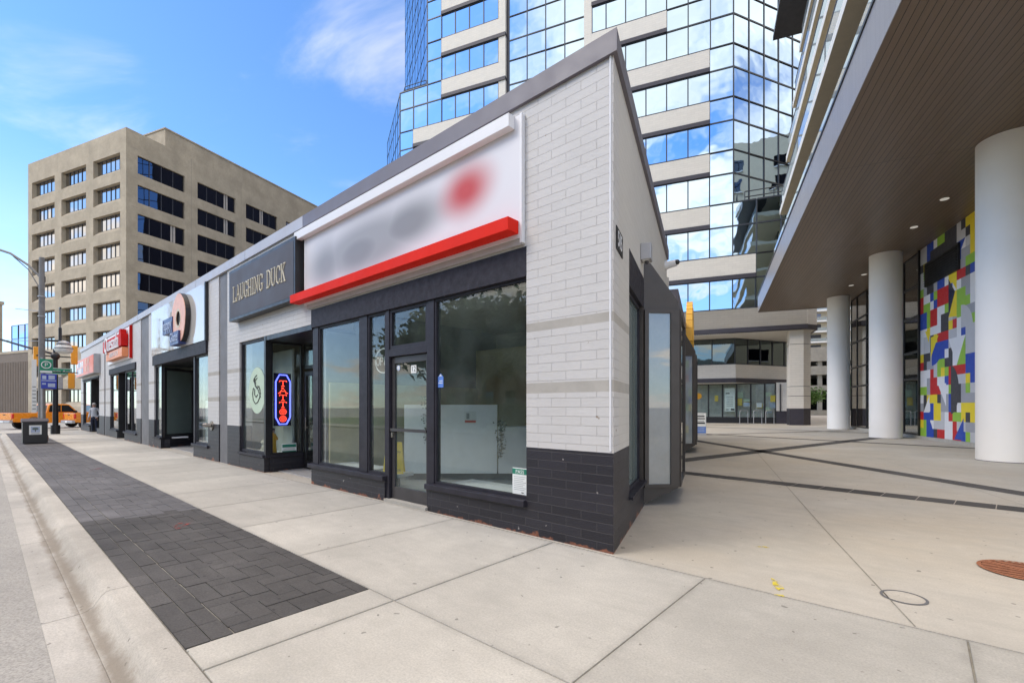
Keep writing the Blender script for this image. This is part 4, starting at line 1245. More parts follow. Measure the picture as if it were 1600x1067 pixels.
    # counters and trailing plants inside
    o = thing('service_counter', 'white laminate service counter with a tall front panel inside the shop', 'counter', MS)
    a, b = Vector((5.15, -1.82)), Vector((4.05, -2.72))
    def cbox(mb, u0, u1, t0, t1, z0, z1, m): obox(mb, (5.56, -1.45), (3.0, -3.66), u0, u1, t0, t1, z0, z1, m)
    mb = MB(); cbox(mb, 0.62, 1.88, -0.10, 0.0, 0.16, 1.55, 'counter'); mb.build('tall_panel', o, bevel=0.006)
    mb = MB(); cbox(mb, 1.90, 3.2, -0.08, 0.0, 0.16, 1.06, 'counter'); cbox(mb, 1.9, 3.2, -0.11, 0.55, 1.061, 1.10, 'counter'); mb.build('low_panel', o, bevel=0.004)
    mb = MB(); cbox(mb, 0.0, .56, -0.10, 0.0, 0.16, 1.55, 'counter'); mb.build('end_panel', o, bevel=0.006)
    mb = MB(); cbox(mb, 0.0, 3.2, 0.03, 0.3, 0.02, 0.159, 'int_dark'); mb.build('toe_kick', o)
    o = bpy.data.objects.get('notice')
    def vine(label, c, ztop, ln, spread, n):
        o = thing('trailing_plant', label, 'plant', MS, 'trailing plants on the counter')
        mb = MB()
        for k in range(5):
            ph = k * 1.3
            mb.tube([(c[0] + .05 * sin(ph + i * .7) * spread * 6, c[1] + .03 * cos(ph + i), ztop + .06 - ln * i / 8 * (0.7 + .07 * k)) for i in range(9)], .004, 'vine', 5)
        mb.build('stems', o)
        mb = MB()
        for i in range(n):
            t = random.random() ** 1.25; s_ = random.uniform(.018, .036)
            p = Vector((c[0] + random.gauss(0, spread * (1.1 - .75 * t)), c[1] + random.gauss(0, .05), ztop + .10 - t * ln))
            q = Euler((random.uniform(-1.2, 1.2), random.uniform(-1.2, 1.2), random.uniform(0, 6))).to_matrix()
            mb.add([p + q @ Vector(v) for v in ((-s_, 0, 0), (0, -s_ * .6, 0), (s_, 0, .006), (0, s_ * .6, 0))], [(0, 1, 2, 3)], 'vine')
        mb.build('leaves', o)
    vine('dark trailing plant hanging in front of the counter seen through the door', (5.12, -1.68), 1.62, .95, .09, 260)
    vine('smaller trailing plant draped over the low counter near the brick pier', (3.98, -2.62), 1.12, .72, .06, 160)
    # track lights in the shop
    o = thing('ceiling_lamp', 'warm lit bulb cluster hanging inside the tattoo shop', 'lamp', MS)
    MB().cyl((8.1, -2.0, 2.7), (8.1, -2.0, 3.55), .008, 'black', n=6).build('cord', o)
    mb = MB(); mb.ell((8.1, -2.0, 2.62), (.05, .05, .08), 'warm_bulb', 10, 8); mb.build('bulb', o)
# ------------------------------------------------------------------ mirror glass tower
def build_tower():
    T = thing('glass_office_tower', 'tall blue mirror glass office tower with pale precast bands behind the shops', 'office tower', atP(0, 39.5))
    ZK = [9.94 + 4.575 * k for k in range(0, 11)]
    TOP = ZK[-1] + 4.575
    def strip(name, p0, p1, z0, z1, xs, rows=(), glass='tower_glass', proud=0.035):
        """ribbon of reflective panes with mullions: xs = pane boundaries along p0->p1, rows = horizontal divisions"""
        p0, p1 = Vector((*p0, 0)), Vector((*p1, 0)); d = (p1 - p0).normalized(); n = Vector((d.y, -d.x, 0))
        mb = MB()
        zs = [z0] + list(rows) + [z1]
        for i in range(len(xs) - 1):
            for j in range(len(zs) - 1):
                tilt = [random.uniform(-0.007, 0.007) for _ in range(3)]
                a, b = p0 + d * xs[i], p0 + d * xs[i + 1]
                t4 = (tilt[0], tilt[1], tilt[1] + tilt[2], tilt[0] + tilt[2])
                q = [a + n * t4[0] + Vector((0, 0, zs[j])), b + n * t4[1] + Vector((0, 0, zs[j])), b + n * t4[2] + Vector((0, 0, zs[j + 1])), a + n * t4[3] + Vector((0, 0, zs[j + 1]))]
                mb.add([v - n * 0.02 for v in q], [(0, 1, 2, 3)], glass)
        def bar(ua, ub, za, zb, w=0.05):
            a, b = p0 + d * ua, p0 + d * ub
            vs = [p + n * t + Vector((0, 0, z)) for z in (za, zb) for t in (-0.03, proud) for p in (a, b)]
            mb.add(vs, [(0, 2, 3, 1), (4, 5, 7, 6), (0, 1, 5, 4), (1, 3, 7, 5), (3, 2, 6, 7), (2, 0, 4, 6)], 'tower_mull')
        for x in xs: bar(x - 0.05, x + 0.05, z0, z1)
        for z in zs:
            for i in range(len(xs) - 1):
                bar(xs[i] + 0.051, xs[i + 1] - 0.051, z - 0.06, z + 0.06)
        return mb.build(name, T)
    def div(a, b, step=1.83):
        k = max(1, round((b - a) / step)); return [(b - a) * i / k for i in range(k + 1)]
    # core volume keeps light out behind the glass
    core = MB()
    core.prism([(-31.2, 0.9), (2.9, 0.9), (10.5, 8.5), (10.5, 40), (-37.2, 40), (-37.2, 10.9)][0:0] or [(-27.6, 0.9), (2.9, 0.9), (10.5, 8.5), (10.5, 40), (-37.0, 40), (-37.0, 10.3)], 19.2, TOP, 'tower_dark')
    core.prism([(-31.2, 0.9), (2.9, 0.9), (3.2, 30), (-38.5, 40), (-38.5, 8.2)], 19.21, 37.2, 'tower_dark')
    core.prism([(-31.2, 0.7), (8.3, 0.7), (9.2, 1.6), (9.2, 40), (-38.5, 40), (-38.5, 8.0)], 8.0, 18.8, 'tower_dark')
    core.prism([(-31.2, 5.5), (5.0, 5.5), (10.0, 10.7), (10.0, 40), (-38, 40), (-38, 14)], 0.0, 7.99, 'tower_dark')
    core.build('core', T)
    band = MB(); dark = MB()
    def conc(xa, xb, k, left_open=True):
        z = ZK[k]
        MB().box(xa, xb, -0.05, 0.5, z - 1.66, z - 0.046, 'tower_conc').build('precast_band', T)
        MB().box(xa - 0.02, xb + 0.02, -0.16, 0.5, z - 2.02, z - 1.665, 'tower_dark').build('plum_strip', T)  # strip in its own dark plum colour, standing proud below the precast
    for k, z in enumerate(ZK):
        zt = z + 2.56
        zn = z + 4.575
        upper = z > 37
        # left wing
        xl = -27.75 if z > 37 else -31.42
        bl = -25.9 if z > 32 else -29.6
        if z < 9: continue
        strip('ribbon_window', (bl, 0), (-19.05, 0), z, zt, div(bl, -19.05))
        band_l = bl
        strip('corner_glazing', (xl, 0), (bl, 0), z, zn, div(xl, bl), rows=(zt,))
        if zn > 37 and xl == -27.75: band_l = -25.9
        conc(-29.6 if z < 33.5 else -25.9, -18.25, k)
        MB().box(-19.03, -18.25, -0.05, 0.5, z - 0.044, zt - 0.0, 'tower_conc').build('precast_pier', T)
        # recessed curtain wall
        strip('curtain_wall', (-17.95, 0.25), (-9.98, 0.25), z, zn, div(-17.95, -9.98, 1.78), rows=(z + 2.1,))
        MB().box(-9.97, -9.22, -0.05, 0.5, z - 0.01, zn - 0.02, 'tower_conc').build('precast_pier', T)
        # right wing
        if z < 15.0:
            br = 8.55 if k == 0 else 4.81
        else:
            br = 1.21 if z < 35 else -2.37
        conc(-9.21, br, k)
        wr = {0: 4.81, 1: 1.21}.get(k, 1.21 if z < 30 else -2.37)
        endx = 8.55 if z < 15.5 else 3.11
        strip('ribbon_window', (-9.2, 0), (wr, 0), z, zt, [x + 9.2 for x in (-9.2, -7.85, -6.02, -4.18, -2.37, -0.56, 1.21, 3.03, 4.81) if x <= wr + .01])
        strip('corner_glazing', (wr, 0), (endx, 0), z, zn, div(wr, endx), rows=(zt,))
        if wr != br and br < endx and False: pass
        # chamfers
        c45 = 0.70711
        if z > 19.1 - 0.2:
            strip('chamfer_glazing', (3.11, 0), (3.11 + 11 * c45, 11 * c45), z, zn, div(0, 10.98, 1.83), rows=(zt,))
        else:
            strip('chamfer_glazing', (8.55, 0), (8.55 + 1.1 * c45, 1.1 * c45), z, zn, div(0, 1.1, 1.1), rows=(zt,))
        L_ = 10.98 if z < 37 else 14.64
        strip('side_glazing', (xl - L_ * c45, L_ * c45), (xl, 0), z, zn, div(0, L_, 1.83), rows=(zt,), proud=0.002)
    MB().box(-18.26, -17.94, 0.3, 0.6, 8, TOP, 'tower_dark').build('recess_joint', T)
    # terraces with rails
    te = MB()
    te.prism([(3.15, 0.05), (8.5, 0.05), (9.2, 0.75), (9.2, 6.0)], 18.86, 18.95, 'roof')
    te.prism([(-31.4, 0.03), (-27.8, 0.03), (-38.0, 10.3), (-39.0, 7.7)], 37.3, 37.36, 'roof')
    te.build('terrace', T)
    rl = MB()
    def rail(pts, z, h):
        rl = MB()
        for hh in (h, h * .55):
            rl.tube([(*p, z + hh) for p in pts], 0.045, 'tower_mull', 6)
        for p, q in zip(pts, pts[1:]):
            k = max(1, int((Vector(q) - Vector(p)).length / 1.6))
            for i in range(k + 1):
                t = i / k
                x, y = p[0] + (q[0] - p[0]) * t, p[1] + (q[1] - p[1]) * t
                rl.cyl((x, y, z), (x, y, z + h), 0.035, 'tower_mull', n=6)
        rl.build('terrace_rail', T)
    rail([(4.0, 0.35), (8.4, 0.35), (9.0, 0.95), (9.0, 5.4)], 18.96, 1.05)
    rail([(-28.2, 0.4), (-31.0, 0.4), (-37.0, 6.4)], 37.37, 0.9)
    # podium overhang
    po = MB()
    po.prism([(-31.4, -0.05), (8.57, -0.05), (9.35, 0.73), (9.35, 6.0), (8.8, 6.0), (8.8, 1.0), (8.3, 0.5), (-31.4, 0.5)], 8.26, 9.89, 'tower_conc')
    po.build('overhang_fascia', T)
    ps = MB(); ps.prism([(-31.4, -0.10), (8.59, -0.10), (9.40, 0.71), (9.40, 6.0), (9.25, 6.0), (9.25, 0.85), (8.5, 0.10), (-31.4, 0.10)], 7.86, 8.255, 'tower_dark')
    for i in range(60):
        x = -8 + i * 0.18
        ps.box(x, x + 0.06, -0.098, -0.04, 7.80, 7.859, 'soffit_white')
    ps.build('overhang_edge', T)
    sf = MB(); sf.prism([(-31.4, 0.10), (8.5, 0.10), (9.25, 0.85), (9.25, 14.0), (-31.4, 14.0)], 7.90, 7.98, 'soffit_white'); sf.build('overhang_soffit', T)
    # podium wall, upper strip
    z0, z1 = 5.50, 7.90
    strip('podium_window', (-20, 3.5), (3.4, 3.5), z0, z1, div(-20, 3.4, 1.95), rows=(), glass='low_glass')
    strip('podium_window', (3.4, 3.5), (9.2, 9.3), z0, z1, div(0, 8.2, 1.64), rows=(), glass='low_glass')
    pb = MB()
    pb.prism([(-20, 3.2), (3.45, 3.2), (9.2, 8.95), (9.2, 9.5), (3.3, 3.7), (-20, 3.7)], 4.18, 5.45, 'tower_conc'); pb.build('podium_band', T)
    pd = MB(); pd.prism([(-20, 3.12), (3.48, 3.12), (9.2, 8.84), (9.2, 9.5), (3.3, 3.7), (-20, 3.7)], 3.80, 4.175, 'tower_dark'); pd.build('podium_dark_strip', T)
    ps2 = MB(); ps2.prism([(-20, 3.3), (3.4, 3.3), (9.15, 9.05), (9.15, 11), (-20, 11)], 3.72, 3.79, 'soffit_white'); ps2.build('podium_soffit', T)
    # ground floor shop windows
    xs = [-2.5, -1.3, -0.1, 1.15, 2.38, 3.59, 4.77, 5.92, 6.85]
    for a, b2 in zip(xs, xs[1:]):
        window(T, (a, 4.25), (b2, 4.25), 0.5, 3.7, fw=0.07, glass='shop_glass', frame='black')
    gb = MB(); gb.box(-20, 6.85, 4.15, 4.4, 0, 0.5, 'black'); gb.box(-20, -2.5, 4.2, 4.4, 0.5, 3.7, 'low_glass')
    gb.box(-2.5, 6.85, 5.3, 5.4, 0, 3.7, 'int_wall'); gb.build('shopfront_base', T)
    bw = MB(); bw.box(6.85, 9.2, 4.2, 4.5, 1.15, 3.75, 'tower_conc'); bw.box(6.85, 9.2, 4.17, 4.5, 0, 1.15, 'tower_dark'); bw.build('podium_wall', T)
    pp = MB(); pp.cyl((7.15, 4.1, 1.15), (7.15, 4.1, 3.6), 0.05, 'black', n=8); pp.build('downpipe', T)
    # posters behind the shopfront glass
    po = MB()
    po.box(2.55, 3.45, 4.32, 4.33, 1.1, 3.3, 'paper')
    po.build('window_poster', T)
    pr = MB()
    for k in range(6): pr.box(2.72, 3.28, 4.30, 4.31, 2.45 - .17 * k, 2.50 - .17 * k, 'ink_grey')
    pr.box(2.65, 3.0, 4.30, 4.31, 2.75, 2.85, 'ink'); pr.box(3.1, 3.4, 4.30, 4.31, 1.2, 1.36, 'ink'); pr.box(2.66, 2.9, 4.30, 4.31, 1.22, 1.32, 'ink_grey')
    pr.build('poster_print', T)
    fl = MB()
    cols = ['yellow', 'paleblue', 'mint', 'counter', 'yellow', 'mint', 'paleblue']
    for i in range(16):
        x = random.choice((1.3, 1.7, 3.7, 4.2, 4.9, 5.3, 6.0, 6.4)); z = random.uniform(0.8, 2.6)
        fl.box(x, x + random.uniform(.3, .6), 4.6 + i * .03, 4.61 + i * .03, z, z + random.uniform(.25, .7), cols[i % 7])
    fl.build('window_display', T)
    # hexagonal pier under the corner of the overhang
    hx = [(7.35, 0.75), (8.25, 0.25), (8.25, 0.25), (8.95, 0.95), (8.95, 1.9), (7.35, 1.9)]
    hx = [(7.35, 0.35), (8.35, 0.35), (8.95, 0.95), (8.95, 1.9), (7.35, 1.9)]
    pi_ = MB()
    for a, b2, m in ((0, 1.38, 'tower_dark'), (1.39, 2.4, 'tower_conc'), (2.44, 3.2, 'tower_conc'), (3.24, 6.7, 'tower_conc'), (6.74, 7.9, 'tower_conc')):
        pi_.prism(hx, a, b2, m)
    hi = [(7.40, 0.40), (8.33, 0.40), (8.90, 0.97), (8.90, 1.85), (7.40, 1.85)]
    pi_.prism(hi, 0.1, 7.88, 'tower_dark')
    pi_.build('corner_pier', T)
    return T

# ------------------------------------------------------------------ condominium with the brown canopy and mural
def build_condo():
    Cn = thing('canopied_apartment_building', 'apartment building on the right with brown plank canopy, round white columns and cream balconies', 'building', MP)
    ex = lambda y: 4.12 + 0.0165 * (y - 3)
    cb = MB()
    so = [(ex(1.5), 1.5), (ex(36.4), 36.4), (22, 36.4), (22, 1.5)]
    s = MB(); s.prism([(ex(1.5) + .02, 1.52), (ex(36.4) + .02, 36.38), (21.9, 36.38), (21.9, 1.52)], 8.95, 8.99, 'soffit'); s.build('canopy_soffit', Cn)
    f = MB()
    f.prism([(ex(1.5), 1.5), (ex(36.4), 36.4), (ex(36.4) + .02, 36.4), (ex(1.5) + .02, 1.5)], 8.92, 10.12, 'fascia_panel')
    f.prism([(ex(36.4) + .0, 36.4), (22, 36.4), (22, 36.38), (ex(36.4) + .02, 36.381)], 8.92, 10.12, 'fascia_panel')
    f.prism([(ex(1.5) + .02, 1.5), (22, 1.5), (22, 1.519), (ex(1.5) + .02, 1.519)], 8.92, 10.12, 'fascia_panel')
    f.build('canopy_fascia', Cn)
    f = MB(); f.prism([(ex(1.5) - .03, 1.47), (ex(36.4) - .03, 36.43), (22, 36.43), (22, 1.47)], 10.125, 10.21, 'black'); f.build('canopy_flashing', Cn)
    MB().prism([(ex(1.5) + .03, 1.53), (ex(36.4) + .03, 36.37), (21.8, 36.37), (21.8, 1.53)], 9.0, 10.1, 'int_dark').build('canopy_core', Cn)
    # recessed down lights
    for x, y in ((8.78, 16.56), (8.85, 19.41), (9.11, 26.98), (9.12, 29.52)):
        d = MB(); d.cyl((x, y, 8.935), (x, y, 8.949), 0.13, 'down_light', n=18); d.build('downlight', Cn)
    # columns
    for x, y, z in ((8.65, 12.5, 0), (9.01, 23.27, 0), (9.23, 32.97, 0)):
        c = MB(); c.lathe([(0.65, 0.0), (0.65, 8.945)], (x, y, 0), 'column', 56)
        c.lathe([(0.655, 0.0), (0.655, 0.02)], (x, y, 0), 'grey_strip', 56)
        c.build('column', Cn, smooth=True)
    # low kerb under the wall
    k = MB(); k.box(10.24, 10.8, 10.0, 35.0, 0.0, 0.14, 'sidewalk'); k.build('base_kerb', Cn)
    # mural wall
    MB().box(10.30, 10.8, 8.0, 23.07, 0.14, 8.94, 'int_wall').build('mural_wall', Cn)
    MB().box(10.22, 10.42, 23.075, 23.16, 0.14, 8.94, 'black').build('mural_edge', Cn)
    rows = ["AGBBKRRWWJRBGS", "YGBWSSSWWRSSDD", "RBBBYYSWRGGYKY", "DKWBYYDDBKWYYY", "WKYYYKDDBKKDDD", "GGDRRRWWGKKDGS", "WWDRRWWBRKSSYB", "WWWRSGYGRRRRBB",
            "RKDDSGGKKWWGBB", "YKKDBBBWKWWGSS", "WSSKKBBBSSWWSS", "WSSKYRRRSSWBSS", "WWYWWWKKYRWWWG", "BBGRRWKKSDGGDD", "BBGRRWWGYYGGGW", "RGGWBRRRKYGGDW",
            "RWWBGRRRBWWDDW", "GDKKDBBWYRRRKB", "SSKVVVVVVVDDGG", "SGVVVVVVVVBDDY", "KYVVVVVVVVWWSY", "SSBVVVVVVVSSKY", "SSBBWGGKKKSKYY"]
    cm = {'R': (0.60, 0.015, 0.02), 'B': (0.02, 0.075, 0.45), 'Y': (0.92, 0.72, 0.03), 'G': (0.32, 0.58, 0.06), 'K': (0.05, 0.05, 0.062), 'W': (0.86, 0.86, 0.88), 'S': (0.60, 0.60, 0.62), 'D': (0.40, 0.41, 0.45)}
    for k_, c in cm.items():
        M['mural_' + k_] = m_plain('mural_paint_' + {'R': 'red', 'B': 'blue', 'Y': 'yellow', 'G': 'green', 'K': 'charcoal', 'W': 'white', 'S': 'silver', 'D': 'grey'}[k_], c, 0.5, var=0.03)
    mu = MB()
    ya, yb = 23.05, 18.22; nc = 14; cw = (ya - yb) / nc; rh = 8.78 / 23
    x = 10.294
    fill = "RBYGKWSD"
    rnd = random.Random(3)
    for j in range(23):
        row = rows[j].replace('A', 'G').replace('J', 'R')
        ext_ = ''.join(row[-1 - (i // 2) * 1 % 5] if rnd.random() < .6 else rnd.choice(fill) for i in range(29))
        full = (row + ext_)[:43]
        for i, ch in enumerate(full):
            if ch == 'V': ch = 'K'
            y1 = ya - i * cw; y2 = y1 - cw
            z1 = 0.15 + j * rh
            if y2 < 8.05: break
            mu.quad((x, y1, z1), (x, y2, z1), (x, y2, z1 + rh), (x, y1, z1 + rh), 'mural_' + ch)
    xo = x - 0.003
    def tri(pts, ch):
        mu.add([(xo, ya - u * cw, 0.15 + v * rh) for u, v in pts], [tuple(range(len(pts)))], 'mural_' + ch)
    def qc(u, v, ru, rv, a0, ch):
        tri([(u, v)] + [(u + ru * cos(radians(a0 + 7.5 * i)), v + rv * sin(radians(a0 + 7.5 * i))) for i in range(13)], ch)
    tri([(8, 14), (9.6, 16), (8, 16.6)], 'B'); tri([(8, 13.4), (10, 15.7), (10, 13.2)], 'Y'); tri([(8, 18), (10, 18.2), (10, 16)], 'Y'); tri([(8, 13.4), (9.6, 15.9), (8, 17.6)], 'K')
    qc(11.0, 11.8, 2.6, 2.4, 0, 'S'); qc(3.5, 11.0, 3.2, 2.6, 270, 'B'); qc(8.6, 5.4, 1.9, 2.6, 0, 'K'); qc(8.6, 5.4, 1.9, 2.6, 270, 'K')
    tri([(8, 11), (10, 8), (12, 11)], 'W'); tri([(10, 8), (12, 8), (12, 11)], 'G')
    tri([(1, 2.9), (2.8, 2.9), (2.8, 5)], 'W'); tri([(5.2, 6.2), (7.4, 6.2), (7.4, 3.6)], 'W'); qc(1.9, -0.02, 2.0, 2.2, 0, 'B'); tri([(9.4, 0.1), (11.6, 0.1), (11.6, 2.4)], 'B'); tri([(3.2, 11.8), (5.4, 11.8), (3.2, 9.4)], 'Y')
    tri([(1.5, 12.7), (3.0, 12.7), (2.6, 11.2)], 'Y'); tri([(10, 19), (12, 21), (10, 21)], 'B')
    mu.build('mural', Cn)
    lv = MB(); lv.box(10.22, 10.29, 19.30, 22.43, 7.02, 8.10, 'black')
    for i in range(9):
        z = 7.08 + i * 0.112
        lv.extr([(10.215, 19.36, z), (10.16, 19.36, z - 0.03), (10.16, 19.36, z - 0.01), (10.215, 19.36, z + 0.02)], (0, 3.0, 0), 'black')
    lv.build('louvre', Cn)
    # lobby glazing beyond the mural
    ys = [23.17, 25.2, 27.2, 29.2, 31.2, 33.2, 34.6]
    for a, b in zip(ys, ys[1:]):
        window(Cn, (10.35, b), (10.35, a), 0.15, 8.94, fw=0.08, glass='dark_glass', frame='black', splits=(), transom=None)
    tb = MB()
    for z in (2.9, 4.2, 5.9, 7.4):
        tb.box(10.30, 10.42, 23.2, 34.6, z - .05, z + .05, 'black')
    tb.build('transom', Cn)
    lo = MB(); lo.box(17, 17.1, 20, 36, 0, 8.9, 'int_dark'); lo.box(10.8, 17, 22.9, 23.0, 0, 8.9, 'int_dark'); lo.box(10.36, 17, 34.6, 34.7, 0, 8.9, 'low_glass'); lo.box(10.5, 17, 23, 34.6, 0.1, 0.15, 'int_floor')
    lo.box(10.5, 17, 23, 34.6, 3.1, 3.5, 'soffit_white'); lo.build('lobby_interior', Cn)
    cu = MB()
    n = 24
    pts = [(10.75 + 0.06 * sin(i * 1.3), 24.0 + i * 0.13) for i in range(n)]
    for p, q in zip(pts, pts[1:]):
        cu.quad((*p, 0.3), (*q, 0.3), (*q, 2.7), (*p, 2.7), 'teal_drape')
    cu.build('lobby_curtain', Cn)
    # upper storeys
    bd = MB(); bd.prism([(8.6, 3.0), (8.9, 28.5), (22, 28.5), (22, 3.0)], 10.215, 38, 'condo_cream'); bd.build('upper_wall', Cn)
    hs = [13.15, 16.15, 19.15, 22.15, 25.15, 28.15, 31.15, 34.15]
    for i, z in enumerate(hs):
        e0 = 4.42 + .30 * min(i, 3) + (0.4 if i > 3 else 0)
        ye = 27.6 - 0.3 * i
        e = lambda y: e0 + 0.026 * (y - 3)
        sl = MB()
        sl.prism([(e(1.6), 1.6), (e(ye), ye), (8.9, ye), (8.6, 1.6)], z, z + 0.02, 'cream'); sl.prism([(e(1.6) + .01, 1.61), (e(ye) + .01, ye - .01), (8.9, ye - .01), (8.6, 1.61)], z + .021, z + .34, 'cream'); 
        sl.prism([(e(1.6) - .015, 1.6), (e(ye) - .015, ye), (e(ye) + .0, ye), (e(1.6) + .0, 1.6)], z, z + .345, 'slab_white')
        sl.prism([(e(ye) - .01, ye), (8.9, ye), (8.9, ye + .015), (e(ye) - .015, ye + .015)], z, z + .345, 'cream')
        b = sl.build('balcony_slab', Cn)
        gl = MB(); gl.prism([(e(1.6) + .10, 1.7), (e(ye) + .10, ye - .1), (e(ye) + .115, ye - .1), (e(1.6) + .115, 1.7)], z + .35, z + 1.4, 'frost_glass'); gl.build('balustrade', b)
        tp = MB(); tp.tube([(e(1.7) + .107, 1.7, z + 1.42), (e(ye - .1) + .107, ye - .1, z + 1.42)], 0.03, 'alu', 6); tp.build('handrail', b)
        for j in range(5):
            y0 = 4.0 + j * 4.8
            w = MB(); xw = 8.6 + 0.3 * (y0 - 3) / 25.5
            w.box(xw - 0.05, xw + 0.1, y0, y0 + 3.6, z - 2.5 if i == 0 else z - 2.6, z - .05, 'low_glass'); w.build('window', Cn)
    gl = MB(); gl.prism([(ex(1.6) + .25, 1.7), (ex(28) + .25, 28), (ex(28) + .265, 28), (ex(1.6) + .265, 1.7)], 10.215, 11.2, 'frost_glass'); gl.build('balustrade', Cn)
    rf = MB(); rf.prism([(4.55, 8.0), (4.70, 27.8), (6.9, 27.8), (6.5, 8.0)], 24.0, 24.25, 'alu'); rf.build('projecting_roof', Cn)

# ------------------------------------------------------------------ tan office block and its neighbours
def build_office():
    O = Vector(((197 - 800) / 727 * 58, 58, 0))
    MT = fr(O, ANG_P)
    T = thing('tan_office_building', 'tan precast concrete office block with deep square window openings at left', 'office building', MT)
    W_, D_, H = 23.3, 44.0, 36.4
    rows = [33.5 - 3.7 * k for k in range(9)]
    h = 2.3
    fcols = [(-22.24, -16.31), (-14.63, -8.73), (-7.08, -1.24)]
    scols = [(1.29 + 7.55 * k, 7.09 + 7.55 * k) for k in range(5)]
    b = MB()
    # front skin (y=0..-): grid of piers and spandrels with 1.0 m deep reveals
    xs = [-23.3] + [v for c in fcols for v in c] + [0.0]
    dep = 0.55
    for i in range(0, len(xs), 2):
        b.box(xs[i], xs[i + 1] if i + 1 < len(xs) else 0, 0, dep, 0, H, 'tan')
    zs = [H] + [v for r in rows for v in (r, r - h)] + [0]
    for a, c in fcols:
        for i in range(0, len(zs), 2):
            b.box(a, c, 0.0, dep, zs[i + 1], zs[i], 'tan')
    # splayed sills
    for a, c in fcols:
        for r in rows:
            z = r - h
            b.extr([(a, 0.0, z + 0.001), (a, dep, z + 0.001), (a, dep, z + 0.62)], (c - a, 0, 0), 'tan')
    # side skin
    ys = [dep] + [v for c in scols for v in c] + [D_]
    dd = 0.35
    for i in range(0, len(ys), 2):
        b.box(-dd, 0, ys[i], ys[i + 1], 0, H, 'tan')
    for a, c in scols:
        for i in range(0, len(zs), 2):
            b.box(-dd, 0, a, c, zs[i + 1], zs[i], 'tan')
    b.box(-23.3, -22.9, dep, D_, 0, H, 'tan')
    b.box(-22.8, -0.4, 1.3, D_ - .5, H - 1.2, H - 1.0, 'roof')
    b.build('precast_wall', T)
    jn = MB()
    for y in (8.0, 15.55):
        jn.box(0.0, 0.004, y - .015, y + .015, 0, H, 'joint')
    for r in rows:
        jn.box(0.0, 0.004, dep, 1.28, r + .7, r + .73, 'joint')
    for x in (-15.5, -7.9):
        jn.box(x - .015, x + .015, -0.004, 0, 33.9, H, 'joint')
    jn.build('panel_joint', T)
    for a, c in fcols:
        for r in rows:
            m = MB()
            n = 6
            g = 'tan_glass'
            for i in range(n):
                x0, x1 = a + (c - a) * i / n, a + (c - a) * (i + 1) / n
                t = random.uniform(-.012, .012)
                m.add([(x0, dep - .04 + t, r - h + .62), (x1, dep - .04 - t, r - h + .62), (x1, dep - .04 - t, r), (x0, dep - .04 + t, r)], [(0, 1, 2, 3)], g)
                if i: m.box(x0 - .03, x0 + .03, dep - .1, dep - .02, r - h + .62, r, 'alu')
            m.box(a, c, dep - .12, dep - .02, r - .08, r - .001, 'alu')
            m.build('window', T)
    for ci, (a, c) in enumerate(scols):
        for ri, r in enumerate(rows):
            m = MB(); n = 4
            for i in range(n):
                y0, y1 = a + (c - a) * i / n, a + (c - a) * (i + 1) / n
                t = random.uniform(-.01, .01)
                m.add([(-.26 + t, y0, r - h), (-.26 - t, y1, r - h), (-.26 - t, y1, r), (-.26 + t, y0, r)], [(0, 1, 2, 3)], 'tan_dark_glass')
                if i: m.box(-.3, -.2, y0 - .04, y0 + .04, r - h, r, 'alu')
            if random.random() < .4:
                y0 = a + (c - a) * random.choice((.45, .7))
                m.box(-.24, -.235, y0, y0 + .6, r - h, r, 'blind')
            m.box(-.3, -.2, a, c, r - h, r - h + .07, 'alu')
            m.build('window', T)
    p = MB(); p.box(-18, -0.25, 4.7, 40, H - 1.0, 38.8, 'tan'); p.box(-18.1, -0.15, 4.6, 40.1, 38.8, 38.98, 'tan'); p.build('penthouse', T)
    # shaded shopfront at street level, awning
    sfm = MB(); sfm.box(-5.6, 0.003, -0.06, -0.01, 0.4, 3.4, 'low_glass'); sfm.box(0.003, 0.05, 1.0, 30, 0.3, 3.6, 'low_glass'); sfm.build('shopfront', T)
    a = thing('awning', 'bright blue shop awning with white lettering under the tan office block', 'awning', MT)
    mb = MB(); mb.extr([(-5.9, -0.01, 5.0), (-5.9, -1.3, 4.05), (-5.9, -1.3, 3.55), (-5.9, -0.01, 3.55)], (5.9, 0, 0), 'sky_blue'); mb.build('canvas', a)
    mb = MB(); mb.text('SUTTON', (-2.4, -1.31, 3.82), (1, 0, 0), UZ, .55, 'white_paint', .01); mb.build('lettering', a)
    # brown ribbed building with blue glass floors at the left edge
    Bt = thing('brown_and_blue_glass_building', 'brown ribbed wall with blue glass floors above at the far left edge', 'building', fr(Vector((-58, 66, 0)), ANG_P))
    mb = MB()
    mb.box(-30, 1.5, 0, 20, 0, 10.2, 'brown_wall')
    for i in range(60):
        mb.box(-30 + i * .52, -29.9 + i * .52, -0.05, -0.002, 0, 8.8, 'brown_wall')
    mb.box(-30, 1.6, -0.08, 20, 10.2, 10.6, 'tan'); mb.build('ribbed_wall', Bt)
    for k in range(2):
        m = MB()
        for i in range(14):
            x0 = -28 + i * 2.1
            t = random.uniform(-.012, .012)
            m.add([(x0, 1.0 + t, 10.62 + 2.2 * k), (x0 + 2.06, 1.0 - t, 10.62 + 2.2 * k), (x0 + 2.06, 1.0 - t, 12.78 + 2.2 * k), (x0, 1.0 + t, 12.78 + 2.2 * k)], [(0, 1, 2, 3)], 'blue_glass')
            m.box(x0 - .05, x0, .93, 1.05, 10.62 + 2.2 * k, 12.78 + 2.2 * k, 'tower_mull')
        m.box(-28, 1.4, .92, 1.05, 12.79 + 2.2 * k, 12.85 + 2.2 * k, 'tower_mull')
        m.build('window', Bt)
    MB().box(-28, 1.4, 1.1, 18, 10.6, 15.0, 'tower_dark').build('core', Bt)
